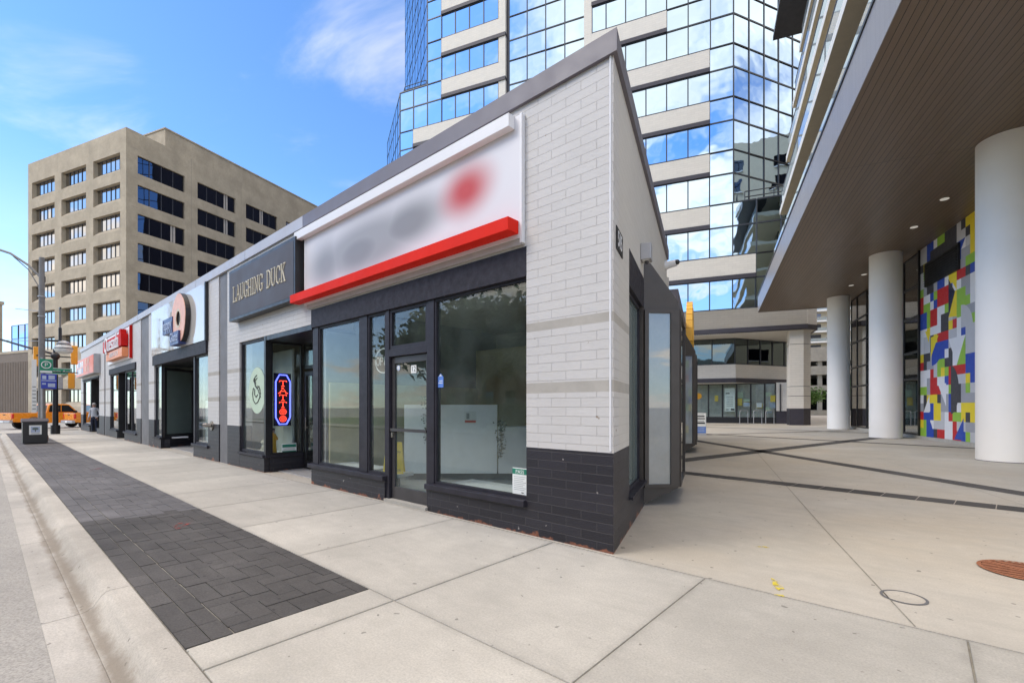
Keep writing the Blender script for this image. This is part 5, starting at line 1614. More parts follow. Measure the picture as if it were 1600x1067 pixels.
    Bk = thing('concrete_tower', 'slim pale concrete block rising behind the blue glass at the left frame edge', 'building', fr(Vector((-102, 90, 0)), ANG_P))
    mb = MB(); mb.box(-14, 2.4, 0, 1.6, 0, 21.4, 'tan'); mb.build('wall', Bk)
    mb = MB(); mb.box(-14.2, 2.6, -.2, 1.8, 21.4, 22.0, 'tan'); mb.build('parapet', Bk)
    for k in range(5):
        m = MB(); m.box(-12, 0.5, -.05, -.01, 3 + 3.6 * k, 5 + 3.6 * k, 'tan_dark_glass'); m.build('window', Bk)

def build_far():
    # parking garage beyond the plaza
    G_ = thing('parking_garage', 'pale concrete parking garage with dark open decks seen between the columns', 'parking garage', fr(Vector((61.5, 97, 0)), ANG_P))
    for z0, z1 in ((5.0, 6.0), (8.2, 10.0), (11.0, 13.9)):
        mb = MB(); mb.box(-12, 40, 0, 0.4, z0, z1, 'garage'); mb.box(-12, 40, .4, 20, z0 + .2, z0 + .5, 'garage'); mb.build('deck_band', G_)
    for i in range(8):
        MB().box(-12 + i * 7, -11.2 + i * 7, 0.5, 1.3, 0, 13, 'garage').build('deck_column', G_)
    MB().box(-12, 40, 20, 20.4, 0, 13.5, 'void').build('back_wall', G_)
    m3 = MB(); m3.box(-12, 40, -3.0, -2.7, 0, 0.9, 'garage'); m3.build('low_wall', G_)
    m4 = MB()
    for x, z in ((2, 11), (5, 5.8), (9, 10.6)): m4.ell((x, 1.5, z - .4), (.18, .18, .08), 'down_light', 10, 6)
    m4.build('deck_lamp', G_)
    # cream balcony block far behind
    Cc = thing('cream_apartment_tower', 'cream apartment tower with glazed balconies far behind the garage', 'apartment building', fr(Vector((90, 132, 0)), ANG_P))
    mb = MB(); mb.box(-7.5, 25, 0, 20, 0, 45, 'condo_cream'); mb.build('wall', Cc)
    for k in range(15):
        z = 2.0 + 2.95 * k
        s = MB(); s.box(-7.7, 5, -1.8, -0.01, z, z + .35, 'slab_white'); b = s.build('balcony_slab', Cc)
        g = MB(); g.box(-7.6, 4.9, -1.75, -1.72, z + .36, z + 1.3, 'frost_glass'); g.build('balustrade', b)
        w = MB(); w.box(-5.5, -2.0, -.05, -.012, z + .4, z + 2.5, 'tan_dark_glass'); w.box(0, 3.5, -.05, -.012, z + .4, z + 2.5, 'tan_dark_glass'); w.build('window', Cc)
    # white panel wall with dark joints near the lobby end
    # beige block that the tower's chamfer mirrors
    Bb = thing('beige_apartment_building', 'beige apartment block mirrored in the angled tower glass', 'apartment building', atP(36, 30))
    mb = MB(); mb.box(0, 20, 0, 36, 0, 41, 'condo_cream'); mb.build('wall', Bb)
    for k in range(11):
        for j in range(5):
            z = 5.5 + 3.1 * k; y = 2.5 + 7 * j
            w = MB(); w.box(-.06, -.01, y, y + 3.0, z, z + 1.7, 'tan_dark_glass'); w.box(-.25, -.062, y, y + 3.0, z - .12, z, 'slab_white'); w.build('window', Bb)
    # stone church across the street
    Ch = thing('stone_church', 'grey stone church with spire across the street, mirrored in the podium glass', 'church', atS(-6, 42, -0.15))
    mb = MB(); mb.box(-26, 14, 0, 12, 0, 9, 'stone'); mb.box(14, 19, 3, 9, 0, 15, 'stone'); mb.build('wall', Ch)
    mb = MB(); mb.extr([(-26.5, -.6, 9), (-26.5, 12.6, 9), (-26.5, 6, 15)], (40.5, 0, 0), 'slate'); mb.build('roof', Ch)
    mb = MB(); mb.add([(14, 3, 15), (19, 3, 15), (19, 9, 15), (14, 9, 15), (16.5, 6, 31)], [(0, 1, 4), (1, 2, 4), (2, 3, 4), (3, 0, 4)], 'slate'); mb.build('spire', Ch)
    for i in range(9):
        x = -24 + i * 4.2
        w = MB(); w.add([(x + p[0], -.08, p[1]) for p in ((0, 2.5), (1.6, 2.5), (1.6, 5.6), (1.2, 6.7), (.8, 7.3), (.4, 6.7), (0, 5.6))], [tuple(range(7))], 'low_glass')
        w.extr([(x - .25, -.06, 2.2), (x, -.06, 2.2), (x, -.06, 5.6), (x + .4, -.06, 6.8), (x + .8, -.06, 7.4), (x + .8, -.06, 7.8), (x + .2, -.06, 7.0), (x - .25, -.06, 5.8)], (0, .05, 0), 'sign_cream')
        w.extr([(x + 1.85, -.06, 2.2), (x + 1.6, -.06, 2.2), (x + 1.6, -.06, 5.6), (x + 1.2, -.06, 6.8), (x + .8, -.06, 7.4), (x + .8, -.06, 7.8), (x + 1.4, -.06, 7.0), (x + 1.85, -.06, 5.8)], (0, .05, 0), 'sign_cream')
        w.build('window', Ch)

def tree(label, mat, h, cr, n, leaf='leaf', group=None, trunk=0.16, ls=0.22):
    o = thing('street_tree', label, 'tree', mat, group)
    rnd = random.Random(int(h * 100 + n))
    t = MB(); top = h * .62
    t.tube([(0, 0, -.1), (.03, .02, h * .25), (-.04, .05, h * .45), (.02, 0, top)], [trunk, trunk * .8, trunk * .6, trunk * .3], 'bark', 8)
    cl = []
    for k in range(9):
        a = k * 2.4 + rnd.random(); z0 = h * rnd.uniform(.3, .55)
        e = Vector((cr * .7 * cos(a), cr * .7 * sin(a), h * rnd.uniform(.55, .9)))
        t.tube([(0, 0, z0), (e.x * .5, e.y * .5, (z0 + e.z) / 2 + .2), tuple(e)], [trunk * .4, trunk * .25, trunk * .08], 'bark', 6)
        cl.append(e)
    t.build('trunk', o, smooth=True)
    for k in range(10):
        a = rnd.random() * 6.28; q = rnd.random()
        cl.append(Vector((cr * .6 * q * cos(a), cr * .6 * q * sin(a), h * rnd.uniform(.6, .98))))
    c = MB()
    for i in range(n):
        p = rnd.choice(cl) + Vector((rnd.gauss(0, cr * .2), rnd.gauss(0, cr * .2), rnd.gauss(0, cr * .16)))
        s = ls * rnd.uniform(.6, 1.3)
        q = Euler((rnd.uniform(-1, 1), rnd.uniform(-1, 1), rnd.uniform(0, 6.28))).to_matrix()
        c.add([p + q @ Vector(v) for v in ((-s, 0, 0), (0, -s * .5, .03), (s, 0, 0), (0, s * .5, .03))], [(0, 1, 2, 3)], leaf)
    c.build('crown', o)
    return o
# ------------------------------------------------------------------ street furniture, vehicles, people
def build_street():
    # tall lighting pole with curved arm
    o = thing('street_light_pole', 'tall grey street light pole with a curved arm over the road', 'street light', atS(27.7, 2.5))
    mb = MB(); mb.cyl((0, 0, 0), (0, 0, 8.3), .135, 'pole_grey', r1=.095, n=20); mb.cyl((0, 0, 0), (0, 0, .25), .20, 'pole_grey', n=20)
    for z in (5.6, 6.5): mb.cyl((0, 0, z), (0, 0, z + .05), .135, 'grey_metal', n=20)
    mb.build('pole', o, smooth=True)
    mb = MB(); arm = [(0, 0, 7.35), (.45, .4, 7.95), (1.1, .95, 8.5), (1.9, 1.65, 8.85), (3.0, 2.6, 9.0)]
    mb.tube(arm, .05, 'pole_grey', 8); mb.tube([(0, 0, 6.2), (.12, .1, 7.0), (.45, .4, 7.75), (1.0, .85, 8.35)], .022, 'pole_grey', 6); mb.box(-.05, .2, -.12, .05, 7.2, 7.45, 'black'); mb.build('arm', o, smooth=True)
    mb = MB(); mb.ell((3.3, 2.85, 9.0), (.38, .34, .09), 'grey_metal'); mb.build('lamp_head', o, smooth=True)
    mb = MB(); mb.tube([(0, 0, 5.85), (.9, .8, 5.98)], .014, 'grey_metal', 6); mb.tube([(0, 0, 4.5), (1.3, 1.1, 4.55)], .014, 'grey_metal', 6); mb.build('wire_bracket', o)
    # pendant lantern on a cross arm
    o = thing('street_lantern', 'opal glass street lantern with dark bands on a short arm beside the tall pole', 'lamp', atS(27.45, 1.92))
    mb = MB(); mb.tube([(.25, .5, 4.55), (.05, .02, 4.55)], .045, 'black', 8); mb.cyl((0, 0, 4.45), (0, 0, 5.15), .06, 'black', n=10); mb.tube([(0, 0, 5.1), (.0, .0, 6.05)], .035, 'pole_grey', 8); mb.box(-.18, .18, -.03, .03, 6.02, 6.08, 'black'); mb.build('arm', o)
    mb = MB(); mb.lathe([(.05, 4.58), (.17, 4.53), (.23, 4.46), (.23, 4.40)], (0, -.12, 0), 'grey_metal', 20); mb.build('cap', o, smooth=True)
    mb = MB(); mb.lathe([(.23, 4.39), (.31, 4.24), (.325, 4.15), (.28, 4.04), (.16, 3.98), (.02, 3.96)], (0, -.12, 0), 'lamp_glass', 24); mb.build('globe', o, smooth=True)
    mb = MB()
    for r, z in ((.32, 4.22), (.24, 4.39)):
        mb.tube([(r * cos(t), -.12 + r * sin(t), z) for t in [2 * pi * i / 24 for i in range(25)]], .018, 'black', 6)
    mb.build('band', o)
    # traffic signals: corner pole, mast arm, four heads
    o = thing('traffic_signal_pole', 'dark traffic signal pole with a mast arm reaching over the road', 'traffic light', atS(34.0, 1.6))
    mb = MB(); mb.cyl((0, 0, 0), (0, 0, 4.75), .13, 'black', r1=.10, n=16); mb.cyl((0, 0, 0), (0, 0, .5), .2, 'black', n=16); mb.build('pole', o, smooth=True)
    mb = MB(); mb.tube([(0, 0, 4.45), (1.2, 1.05, 4.85), (2.6, 2.3, 5.4), (6.5, 5.7, 6.1)], [.07, .06, .055, .04], 'black', 8); mb.ell((0, 0, 4.35), (.2, .2, .22), 'black', 12, 8); mb.build('mast_arm', o, smooth=True)
    def rot_to_cam(mat):
        return mat
    def head(nm, x, y, z, w, h, n, label=None):
        mb = MB(); mb.box(x - w / 2, x + w / 2, y - .14, y + .14, z - h / 2, z + h / 2, 'signal')
        b = mb.build(nm, o, bevel=.03)
        v = MB()
        for i in range(n):
            zz = z + h / 2 - (i + .5) * h / n
            for k in range(8):
                t0, t1 = pi * k / 8, pi * (k + 1) / 8
                r = min(w, h / n) * .42
                v.quad((x + w / 2 + .18, y + r * cos(t0), zz + r * sin(t0)), (x + w / 2, y + r * cos(t0), zz + r * sin(t0)), (x + w / 2, y + r * cos(t1), zz + r * sin(t1)), (x + w / 2 + .18, y + r * cos(t1), zz + r * sin(t1)), 'signal')
            v.cyl((x + w / 2 + .001, y, zz), (x + w / 2 + .004, y, zz), r * .9, 'void', n=14)
        v.build('visor', b)
        return b
    head('pedestrian_head', .05, .30, 2.98, .36, .82, 2); head('pedestrian_head', -.25, -.62, 2.98, .36, .86, 2)
    head('signal_head', .1, .72, 4.28, .32, 1.05, 3); head('signal_head', -.15, -.75, 4.45, .32, 1.05, 3)
    mb = MB(); mb.box(-.3, .1, -.9, .8, 3.44, 3.48, 'black'); mb.box(-.3, .1, -.9, .8, 2.48, 2.52, 'black'); mb.box(-.1, .1, -.85, .75, 4.3, 4.36, 'black'); mb.build('bracket', o)
    mb = MB(); mb.box(-.09, .09, -.3, -.12, 2.5, 3.2, 'grey_metal'); mb.build('control_box', o)
    # street name plate
    o = thing('street_name_sign', 'green street name plate with white border and lettering on the signal pole', 'sign', atS(33.75, 1.55))
    mb = MB(); mb.box(-.012, .012, -.60, .60, 3.30, 3.68, 'green_sign'); mb.build('plate', o, bevel=.004)
    mb = MB()
    for z in (3.33, 3.64): mb.box(-.0165, -.0125, -.57, .57, z, z + .022, 'white_paint')
    for y in (-.57, .55): mb.box(-.0165, -.0125, y, y + .022, 3.352, 3.64, 'white_paint')
    mb.build('border', o)
    mb = MB(); mb.text('Dufferin Ave', (-.015, 0, 3.49), (0, -1, 0), UZ, .205, 'white_paint', .002); mb.build('lettering', o)
    # parking and information signs on a slim post
    o = thing('parking_sign', 'green parking sign with a white P ring on a slim post beside the tall pole', 'sign', atS(26.9, 2.42))
    mb = MB(); mb.cyl((0.04, .12, 0), (0.04, .12, 3.7), .04, 'grey_metal', n=10); mb.build('post', o)
    mb = MB(); mb.box(-.006, .006, -.22, .20, 3.02, 3.64, 'green_sign'); mb.build('plate', o)
    mb = MB(); mb.tube([(-.01, -.01 + .15 * cos(t), 3.38 + .15 * sin(t)) for t in [2 * pi * i / 28 for i in range(29)]], .018, 'white_paint', 6)
    mb.text('P', (-.009, -.01, 3.38), (0, -1, 0), UZ, .22, 'white_paint', .002); mb.box(-.01, -.0065, -.20, .18, 3.03, 3.12, 'paper'); mb.build('print', o)
    o = thing('information_sign', 'blue information sign with pale lettering below the green parking sign', 'sign', atS(26.86, 2.38))
    mb = MB(); mb.box(-.012, .0, -.30, .20, 2.32, 2.98, 'blue_sign'); mb.build('plate', o)
    mb = MB()
    for y0, y1, z0, z1 in ((.03, .16, 2.74, 2.90), (-.24, -.04, 2.74, 2.92), (-.28, .18, 2.66, 2.70), (-.25, -.02, 2.40, 2.56), (.04, .16, 2.50, 2.57)):
        mb.box(-.016, -.0125, y0, y1, z0, z1, 'paleblue')
    mb.build('print', o)
    o = thing('narrow_sign', 'tall narrow white sign strip on the slim post at the pavement edge', 'sign', atS(26.9, 2.76))
    mb = MB(); mb.box(-.006, .006, -.05, .1, 1.25, 3.6, 'paper'); mb.build('plate', o)
    mb = MB()
    for k in range(7): mb.box(-.0095, -.0065, -.03, .08, 1.4 + .16 * k, 1.45 + .16 * k, 'ink_grey')
    mb.build('print', o)
    # litter bin
    o = thing('litter_bin', 'black metal litter bin with sloped lid and a white picture panel near the kerb', 'litter bin', atS(24.85, 2.85))
    mb = MB(); mb.box(0, .8, -.36, .36, .03, .88, 'black'); mb.box(.04, .76, -.32, .32, 0, .03, 'ink'); mb.build('body', o, bevel=.012)
    mb = MB(); mb.extr([(-.03, -.39, .881), (.83, -.39, .881), (.83, -.39, .93), (.6, -.39, 1.03), (.2, -.39, 1.03), (-.03, -.39, .93)], (0, .78, 0), 'sign_black'); mb.build('lid', o, bevel=.01)
    mb = MB(); mb.box(-.006, -.001, -.18, .18, .38, .76, 'paper'); p = mb.build('picture_panel', o)
    mb = MB(); mb.box(-.009, -.0065, -.13, .13, .47, .71, 'paleblue'); mb.ell((-.012, 0, .62), (.004, .10, .055), 'slate', 10, 6); mb.box(-.012, -.0095, -.012, .012, .5, .6, 'bark'); mb.box(-.009, -.0065, -.12, .12, .41, .44, 'ink_grey'); mb.build('picture', p)
    MB().box(.3, .5, -.4, -.36, .1, .3, 'rust').build('hinge', o)
    # sandwich board
    o = thing('sandwich_board', 'white and blue sandwich board standing on the plaza by the second bay', 'sandwich board', atP(.55, 22.0))
    for sgn in (-1, 1):
        mb = MB(); mb.extr([(-.3, sgn * .26, .0), (.36, sgn * .26, .0), (.36, sgn * .02, 1.2), (-.3, sgn * .02, 1.2)], (0, .02 * sgn, 0), 'grey_metal'); mb.build('board', o)
    fy = lambda z: -.282 + .24 * z / 1.2 - .004
    mb = MB(); mb.add([(-.28, fy(.48), .48), (.34, fy(.48), .48), (.34, fy(1.18), 1.18), (-.28, fy(1.18), 1.18)], [(0, 1, 2, 3)], 'paper'); mb.add([(-.28, fy(.14), .14), (.34, fy(.14), .14), (.34, fy(.475), .475), (-.28, fy(.475), .475)], [(0, 1, 2, 3)], 'blue_print'); mb.build('poster', o)
    mb = MB()
    for k, (w, m, h_) in enumerate(((.5, 'ink_grey', .03), (.52, 'ink', .07), (.54, 'ink', .06), (.5, 'ink_grey', .04), (.54, 'ink', .08))):
        z = 1.10 - .12 * k
        mb.add([(-.24, fy(z) - .004, z), (-.24 + w, fy(z) - .004, z), (-.24 + w, fy(z + h_) - .004, z + h_), (-.24, fy(z + h_) - .004, z + h_)], [(0, 1, 2, 3)], m)
    for z in (.40, .30, .22):
        mb.add([(-.22, fy(z) - .004, z), (.28, fy(z) - .004, z), (.28, fy(z + .03) - .004, z + .03), (-.22, fy(z + .03) - .004, z + .03)], [(0, 1, 2, 3)], 'paleblue')
    mb.build('print', o)
    # bicycle hoops
    hoop = None
    for i, (x, w) in enumerate(((4.05, .55), (5.15, .55), (6.1, .55))):
        m = atP(x, 41.6, 0, radians(35))
        if hoop is None:
            hoop = thing('bicycle_rack', 'galvanised bicycle hoop standing in front of the podium shop windows', 'bicycle rack', m, 'bicycle hoops by the podium')
            mb = MB(); pts = [(-.42, 0, 0), (-.42, 0, .95)] + [(-.42 + .1 - .1 * cos(t), 0, .95 + .28 * sin(t) * .9) for t in (.5, 1.0, 1.57)] + [(.32 + .1 * sin(t), 0, .95 + .25 * cos(t)) for t in (.0, .6, 1.2)] + [(.42, 0, .9), (.42, 0, 0)]
            mb.tube(pts, .03, 'grey_metal', 8); mb.build('hoop', hoop, smooth=True)
            mb = MB(); mb.cyl((-.42, 0, 0), (-.42, 0, .015), .07, 'grey_metal', n=12); mb.cyl((.42, 0, 0), (.42, 0, .015), .07, 'grey_metal', n=12); mb.build('foot_plate', hoop)
        else:
            dup(hoop, m)
    # gold arch letter on the plaza side, seen edge on
    o = thing('arch_letter_sign', 'golden double arch letter sign fixed edge on above the second bay', 'sign', MP)
    mb = MB(); yb, z0 = 12.2, 3.75
    for k in range(2):
        pts = []
        for i in range(17):
            t = pi * i / 16
            pts.append((yb + .55 + 1.1 * k - .55 * cos(t), z0 + 1.35 * sin(t) ** .7))
        for (a, za), (b, zb_) in zip(pts, pts[1:]):
            d = Vector((b - a, zb_ - za)).normalized(); n_ = Vector((-d.y, d.x)) * .10
            mb.extr([(.26, a - n_.x, za - n_.y), (.26, b - n_.x, zb_ - n_.y), (.26, b + n_.x, zb_ + n_.y), (.26, a + n_.x, za + n_.y)], (.20, 0, 0), 'gold')
    mb.build('arches', o)
    o = thing('round_blade_sign', 'small round golden sign on the plaza wall beyond the bays', 'sign', MP)
    mb = MB(); mb.cyl((.55, 20.3, 2.05), (.55, 20.36, 2.05), .15, 'gold', n=18); mb.build('disc', o); MB().cyl((.2, 20.33, 2.05), (.42, 20.33, 2.05), .02, 'black', n=6).build('bracket', o)
    # trees in view beyond the garage forecourt and across the street
    tree('green street tree in front of the parking garage, between pier and column', fr(Vector((56.2, 88, -.1)), 0), 5.2, 2.6, 1400, 'leaf2', trunk=.12)
    tree('green street tree in front of the parking garage, right of the far white column', fr(Vector((63.5, 87, -.1)), .8), 7.0, 2.4, 1400, 'leaf2', trunk=.12)
    build_opposite()
    for i, (s_, y_, h_) in enumerate(((-9, 20, 9), (-3, 18, 8), (3, 21, 9.5), (9, 18.5, 8.2), (15, 20, 9), (21, 19, 8.5), (28, 20, 9.5))):
        tree('leafy tree across the street that the shop glass mirrors', atS(s_, y_, -.15, i * 1.3), h_, 4.0, 4200, 'leaf', group='trees across the street', trunk=.22, ls=.36)

def pickup(label, mat):
    o = thing('pickup_truck', label, 'pickup truck', mat)
    # x forward, y left; length 5.6
    hw = .95
    mb = MB()
    def arch(xc): return [(xc + .50 * cos(t), .42 + .50 * sin(t)) for t in [pi * (1 - i / 8) for i in range(9)]]
    low = [(-2.75, .55)] + [(-2.1, .50)] + arch(-1.55)[1:-1] + [(-1.0, .42), (1.2, .42)] + arch(1.75)[1:-1] + [(2.3, .45), (2.75, .5), (2.80, .95), (2.65, 1.12), (1.3, 1.22), (-2.78, 1.22)]
    mb.extr([(x, -hw, z) for x, z in low], (0, 2 * hw, 0), 'orange_car'); mb.build('body', o, bevel=.03)
    mb = MB(); cab = [(-.75, 1.225), (-.60, 1.82), (-.45, 1.90), (.55, 1.90), (.75, 1.84), (1.35, 1.225)]
    mb.extr([(x, -hw * .86, z) for x, z in cab], (0, 2 * hw * .86, 0), 'orange_car'); c = mb.build('cab', o, bevel=.04)
    mb = MB()
    for sg in (-1, 1):
        y = sg * (hw * .86 + .004)
        mb.add([(-.62, y, 1.28), (.15, y, 1.28), (.15, y, 1.80), (-.52, y, 1.80)], [(0, 1, 2, 3)], 'car_glass'); mb.add([(.20, y, 1.28), (1.15, y, 1.28), (.66, y, 1.80), (.20, y, 1.80)], [(0, 1, 2, 3)], 'car_glass')
    mb.add([(-.752, -.7, 1.30), (-.752, .7, 1.30), (-.615, .66, 1.80), (-.615, -.66, 1.80)], [(0, 1, 2, 3)], 'car_glass'); mb.add([(1.33, -.72, 1.27), (1.33, .72, 1.27), (.80, .68, 1.82), (.80, -.68, 1.82)], [(0, 1, 2, 3)], 'car_glass'); mb.build('windows', o)
    mb = MB(); mb.box(-2.70, -.80, -.85, .85, 1.2205, 1.226, 'void'); mb.build('load_bed', o)
    mb = MB(); mb.box(-2.80, -2.755, -.78, .78, .72, 1.20, 'orange_car'); t = mb.build('tailgate', o, bevel=.01)
    MB().box(-2.82, -2.80, -.12, .12, 1.06, 1.12, 'black').build('handle', t)
    for sg in (-1, 1):
        mb = MB(); mb.box(-2.81, -2.70, sg * .80, sg * .955, .82, 1.16, 'tail'); mb.build('tail_light', o, bevel=.01)
        MB().box(2.66, 2.80, sg * .62, sg * .92, .80, 1.0, 'lamp_glass').build('headlight', o, bevel=.01)
        MB().box(.92, 1.08, sg * .90, sg * 1.12, 1.22, 1.38, 'black').build('mirror', o, bevel=.02)
    MB().box(-2.95, -2.76, -.93, .93, .48, .68, 'grey_metal').build('rear_bumper', o, bevel=.03)
    MB().box(-2.965, -2.952, -.17, .17, .50, .65, 'paper').build('number_plate', o)
    MB().box(2.72, 2.92, -.93, .93, .42, .64, 'grey_metal').build('front_bumper', o, bevel=.03)
    for x in (-1.55, 1.75):
        for sg in (-1, 1):
            mb = MB(); y0, y1 = sg * .70, sg * .955
            mb.cyl((x, y0, .40), (x, y1, .40), .40, 'tyre', n=28); w = mb.build('wheel', o, smooth=True)
            r = MB(); r.cyl((x, sg * .957, .40), (x, sg * .962, .40), .25, 'rim', n=20)
            for k in range(5):
                a = 2 * pi * k / 5; r.cyl((x + .15 * cos(a), sg * .963, .40 + .15 * sin(a)), (x + .15 * cos(a), sg * .965, .40 + .15 * sin(a)), .055, 'void', n=10)
            r.build('rim', w)
    return o

def build_opposite():
    """what stands across the street and shows only in the shop glass: far pavement, hedge, brick terrace, parked cars"""
    pv = MB(); pv.box(-40, 60, 14.5, 17.0, -0.149, 0.0, 'sidewalk'); struct('far_pavement', pv, MS)
    lw = MB(); lw.box(-40, 60, 17.02, 40, -0.149, 0.01, 'lawn'); struct('lawn', lw, MS)
    h = thing('hedge', 'long clipped dark green hedge across the street', 'hedge', atS(-14, 23, 0))
    rnd = random.Random(5)
    mb = MB(); mb.box(0, 44, .15, .95, 0, 1.5, 'leaf'); mb.build('core', h)
    mb = MB()
    for i in range(9000):
        x = rnd.uniform(0, 44); a = rnd.random()
        p = Vector((x, rnd.uniform(0, 1.1), rnd.uniform(1.3, 1.8))) if a < .35 else Vector((x, rnd.uniform(.95, 1.15) if a < .5 else rnd.uniform(-.1, .15), rnd.uniform(.05, 1.6)))
        s_ = rnd.uniform(.08, .16); q = Euler((rnd.uniform(-1.5, 1.5), rnd.uniform(-1.5, 1.5), rnd.uniform(0, 6))).to_matrix()
        mb.add([p + q @ Vector(v) for v in ((-s_, 0, 0), (0, -s_ * .5, 0), (s_, 0, 0), (0, s_ * .5, 0))], [(0, 1, 2, 3)], 'leaf' if i % 3 else 'leaf2')
    mb.build('foliage', h)
    bt = thing('brick_terrace', 'red brick terrace building across the street behind the trees', 'building', atS(10, 34, 0))
    mb = MB(); mb.box(0, 34, 0, 10, 0, 8.5, 'red_brick'); mb.build('wall', bt); MB().box(-.2, 34.2, -.2, 10.2, 8.5, 9.1, 'tan').build('cornice', bt)
    for j in range(2):
        for i in range(10):
            MB().box(1.2 + i * 3.3, 2.6 + i * 3.3, -.04, -.005, 1.2 + 3.6 * j, 3.3 + 3.6 * j, 'low_glass').build('window', bt)
    for lab, m, x in (('silver parked car across the street', 'rim', 1.0), ('dark parked car across the street', 'sign_black', 9.5)):
        car(lab, atS(x, 12.9, -.15, 0), m)

def car(label, mat, paint):
    o = thing('parked_car', label, 'car', mat)
    hw = .88
    low = [(-2.2, .40), (-2.25, .75), (-2.15, .95), (-1.2, 1.0), (1.1, .98), (2.0, .85), (2.22, .70), (2.2, .38), (1.75, .30), (-1.75, .30)]
    mb = MB(); mb.extr([(x, -hw, z) for x, z in low], (0, 2 * hw, 0), paint); mb.build('body', o, bevel=.06)
    mb = MB(); mb.extr([(x, -hw * .84, z) for x, z in [(-1.9, .99), (-1.3, 1.42), (-.6, 1.50), (.3, 1.46), (1.05, .99)]], (0, 2 * hw * .84, 0), paint); mb.build('cabin', o, bevel=.05)
    mb = MB()
    for sg in (-1, 1):
        y = sg * (hw * .84 + .004)
        mb.add([(-1.55, y, 1.04), (-.45, y, 1.04), (-.5, y, 1.42), (-1.15, y, 1.36)], [(0, 1, 2, 3)], 'car_glass'); mb.add([(-.38, y, 1.04), (.82, y, 1.04), (.25, y, 1.39), (-.42, y, 1.42)], [(0, 1, 2, 3)], 'car_glass')
    mb.build('windows', o)
    for x in (-1.35, 1.35):
        for sg in (-1, 1):
            w = MB().cyl((x, sg * .68, .32), (x, sg * .89, .32), .32, 'tyre', n=24).build('wheel', o, smooth=True)
            MB().cyl((x, sg * .892, .32), (x, sg * .90, .32), .2, 'chrome', n=18).build('rim', w)
    for sg in (-1, 1):
        MB().box(2.16, 2.235, sg * .5, sg * .84, .62, .76, 'lamp_glass').build('headlight', o, bevel=.01); MB().box(-2.265, -2.2, sg * .5, sg * .86, .70, .86, 'tail').build('tail_light', o, bevel=.01)

def skin_mesh(name, par, joints, bones, m, sub=2):
    me = bpy.data.meshes.new(name)
    me.from_pydata([j[0] for j in joints], bones, [])
    ob = bpy.data.objects.new(name, me); COL.objects.link(ob)
    sk = ob.modifiers.new('skin', 'SKIN'); sk.use_smooth_shade = True
    for v, j in zip(me.skin_vertices[0].data, joints):
        r = j[1]; v.radius = (r, r) if not isinstance(r, tuple) else r
    me.skin_vertices[0].data[0].use_root = True
    sb = ob.modifiers.new('sub', 'SUBSURF'); sb.levels = sub; sb.render_levels = sub
    COL.update() if hasattr(COL, 'update') else None
    dg = bpy.context.evaluated_depsgraph_get(); dg.update()
    nm = bpy.data.meshes.new_from_object(ob.evaluated_get(dg))
    bpy.data.objects.remove(ob); bpy.data.meshes.remove(me)
    nm.name = name
    nm.materials.clear()
    for mm in (m if isinstance(m, list) else [m]): nm.materials.append(M[mm])
    for p in nm.polygons: p.use_smooth = True
    o = bpy.data.objects.new(name, nm); COL.objects.link(o); o.parent = par
    return o

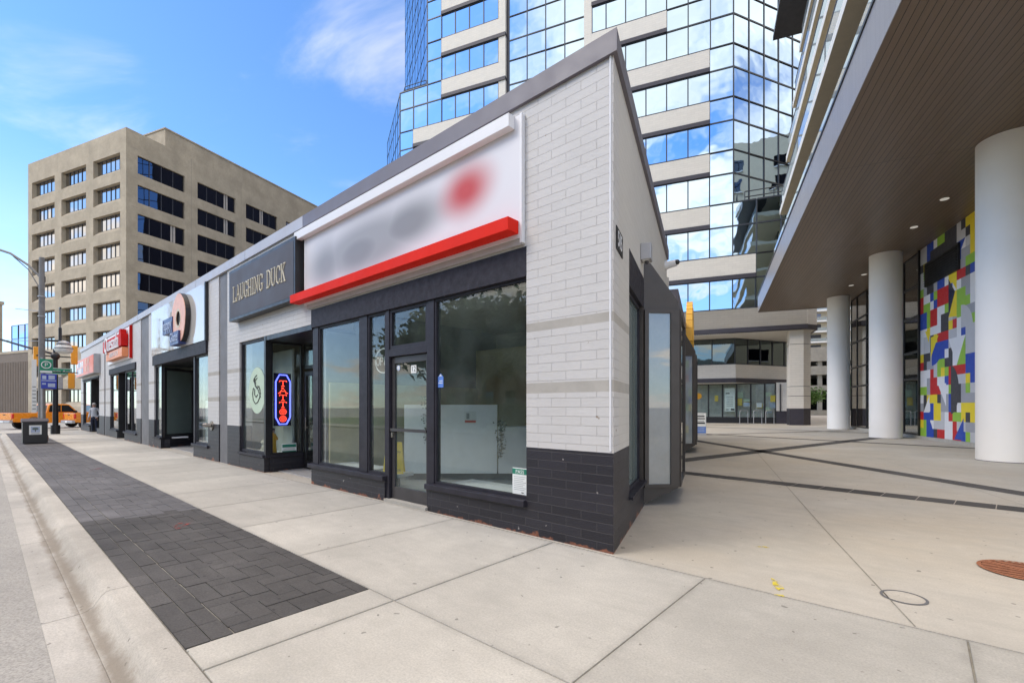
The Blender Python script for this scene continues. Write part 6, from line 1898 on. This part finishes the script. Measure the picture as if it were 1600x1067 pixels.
def build_person():
    o = thing('person', 'person in pale hoodie and dark trousers standing by the far shop doorway', 'person', atS(34.75, -0.12, 0, radians(150)))
    # x = facing, y = left; one continuous body
    J = [((0, 0, .92), .135), ((0, 0, 1.10), .13), ((.0, 0, 1.30), .15), ((0, 0, 1.42), .10), ((.01, 0, 1.49), .055), ((.03, 0, 1.58), .082), ((.03, 0, 1.68), .085),
         ((0, .19, 1.38), .06), ((-.04, .25, 1.10), .045), ((.14, .22, .93), .035), ((.21, .20, .90), .03),
         ((0, -.19, 1.38), .06), ((-.05, -.25, 1.10), .045), ((.05, -.27, .86), .036), ((.08, -.26, .79), .03),
         ((0, .10, .82), .095), ((.03, .10, .48), .065), ((-.02, .10, .10), .045), ((.12, .11, .04), .04),
         ((0, -.10, .82), .095), ((-.02, -.11, .48), .065), ((-.08, -.12, .10), .045), ((.06, -.13, .04), .04)]
    Bn = [(0, 1), (1, 2), (2, 3), (3, 4), (4, 5), (5, 6), (3, 7), (7, 8), (8, 9), (9, 10), (3, 11), (11, 12), (12, 13), (13, 14), (0, 15), (15, 16), (16, 17), (17, 18), (0, 19), (19, 20), (20, 21), (21, 22)]
    b = skin_mesh('body', o, J, Bn, ['shirt', 'trouser', 'skin', 'ink'], 2)
    for p in b.data.polygons:
        z = p.center.z; far = abs(p.center.y) > .16
        p.material_index = 3 if z < .09 else (1 if (z < .93 and not (far and z > .7)) else (2 if (z > 1.49 or (far and z < .90)) else 0))
    # fingers
    for s_, (x, y, z) in ((1, (.21, .20, .90)), (-1, (.08, -.26, .79))):
        f = MB()
        for k in range(4):
            yy = y - .028 + .018 * k
            f.tube([(x, yy, z), (x + .045, yy, z - .03), (x + .055, yy, z - .07 + .005 * abs(k - 1))], [.010, .009, .007], 'skin', 6)
        f.tube([(x - .01, y - s_ * .035, z), (x + .025, y - s_ * .05, z - .03), (x + .045, y - s_ * .045, z - .045)], [.011, .010, .008], 'skin', 6)
        f.build('fingers', o)
    h = MB(); h.ell((.015, 0, 1.685), (.10, .095, .085), 'hair'); h.ell((-.03, 0, 1.62), (.075, .088, .09), 'hair'); h.build('hair', o, smooth=True)
    f = MB(); f.ell((.118, 0, 1.605), (.022, .014, .022), 'skin', 8, 6)
    for s_ in (-1, 1):
        f.ell((.105, s_ * .033, 1.635), (.008, .012, .007), 'ink', 8, 6); f.ell((.02, s_ * .088, 1.61), (.02, .012, .03), 'skin', 8, 6)
    f.box(.105, .112, -.022, .022, 1.558, 1.566, 'red_print'); f.build('face', o)
    g = thing('shoulder_bag', 'dark shoulder bag with a white patch on the hip of the standing person', 'bag', atS(34.75, -0.12, 0, radians(150)))
    m = MB(); m.box(-.14, .16, .28, .40, .78, 1.08, 'ink'); m.build('pouch', g, bevel=.03)
    m = MB(); m.tube([(0, .34, 1.07), (-.01, .26, 1.3), (0, .10, 1.47), (.08, -.08, 1.32)], .016, 'ink', 6); m.build('strap', g)
    m = MB(); m.box(-.08, .08, .401, .405, .86, .98, 'paper'); m.build('patch', g)

build_ground()
build_ground_bits()
build_shops()
build_tower()
build_condo()
build_office()
build_far()
build_signs()
build_street()
pickup('orange pickup truck partly hidden behind the far end of the shop row', fr(Vector((-30.9, 35.2, -0.15)), radians(78)) if False else fr(Vector((-31.0, 36.4, -0.15)), radians(62)))
pickup('orange pickup truck at the left frame edge, left of the tall street light pole', fr(Vector((-36.6, 37.0, -0.15)), radians(72)))
build_person()
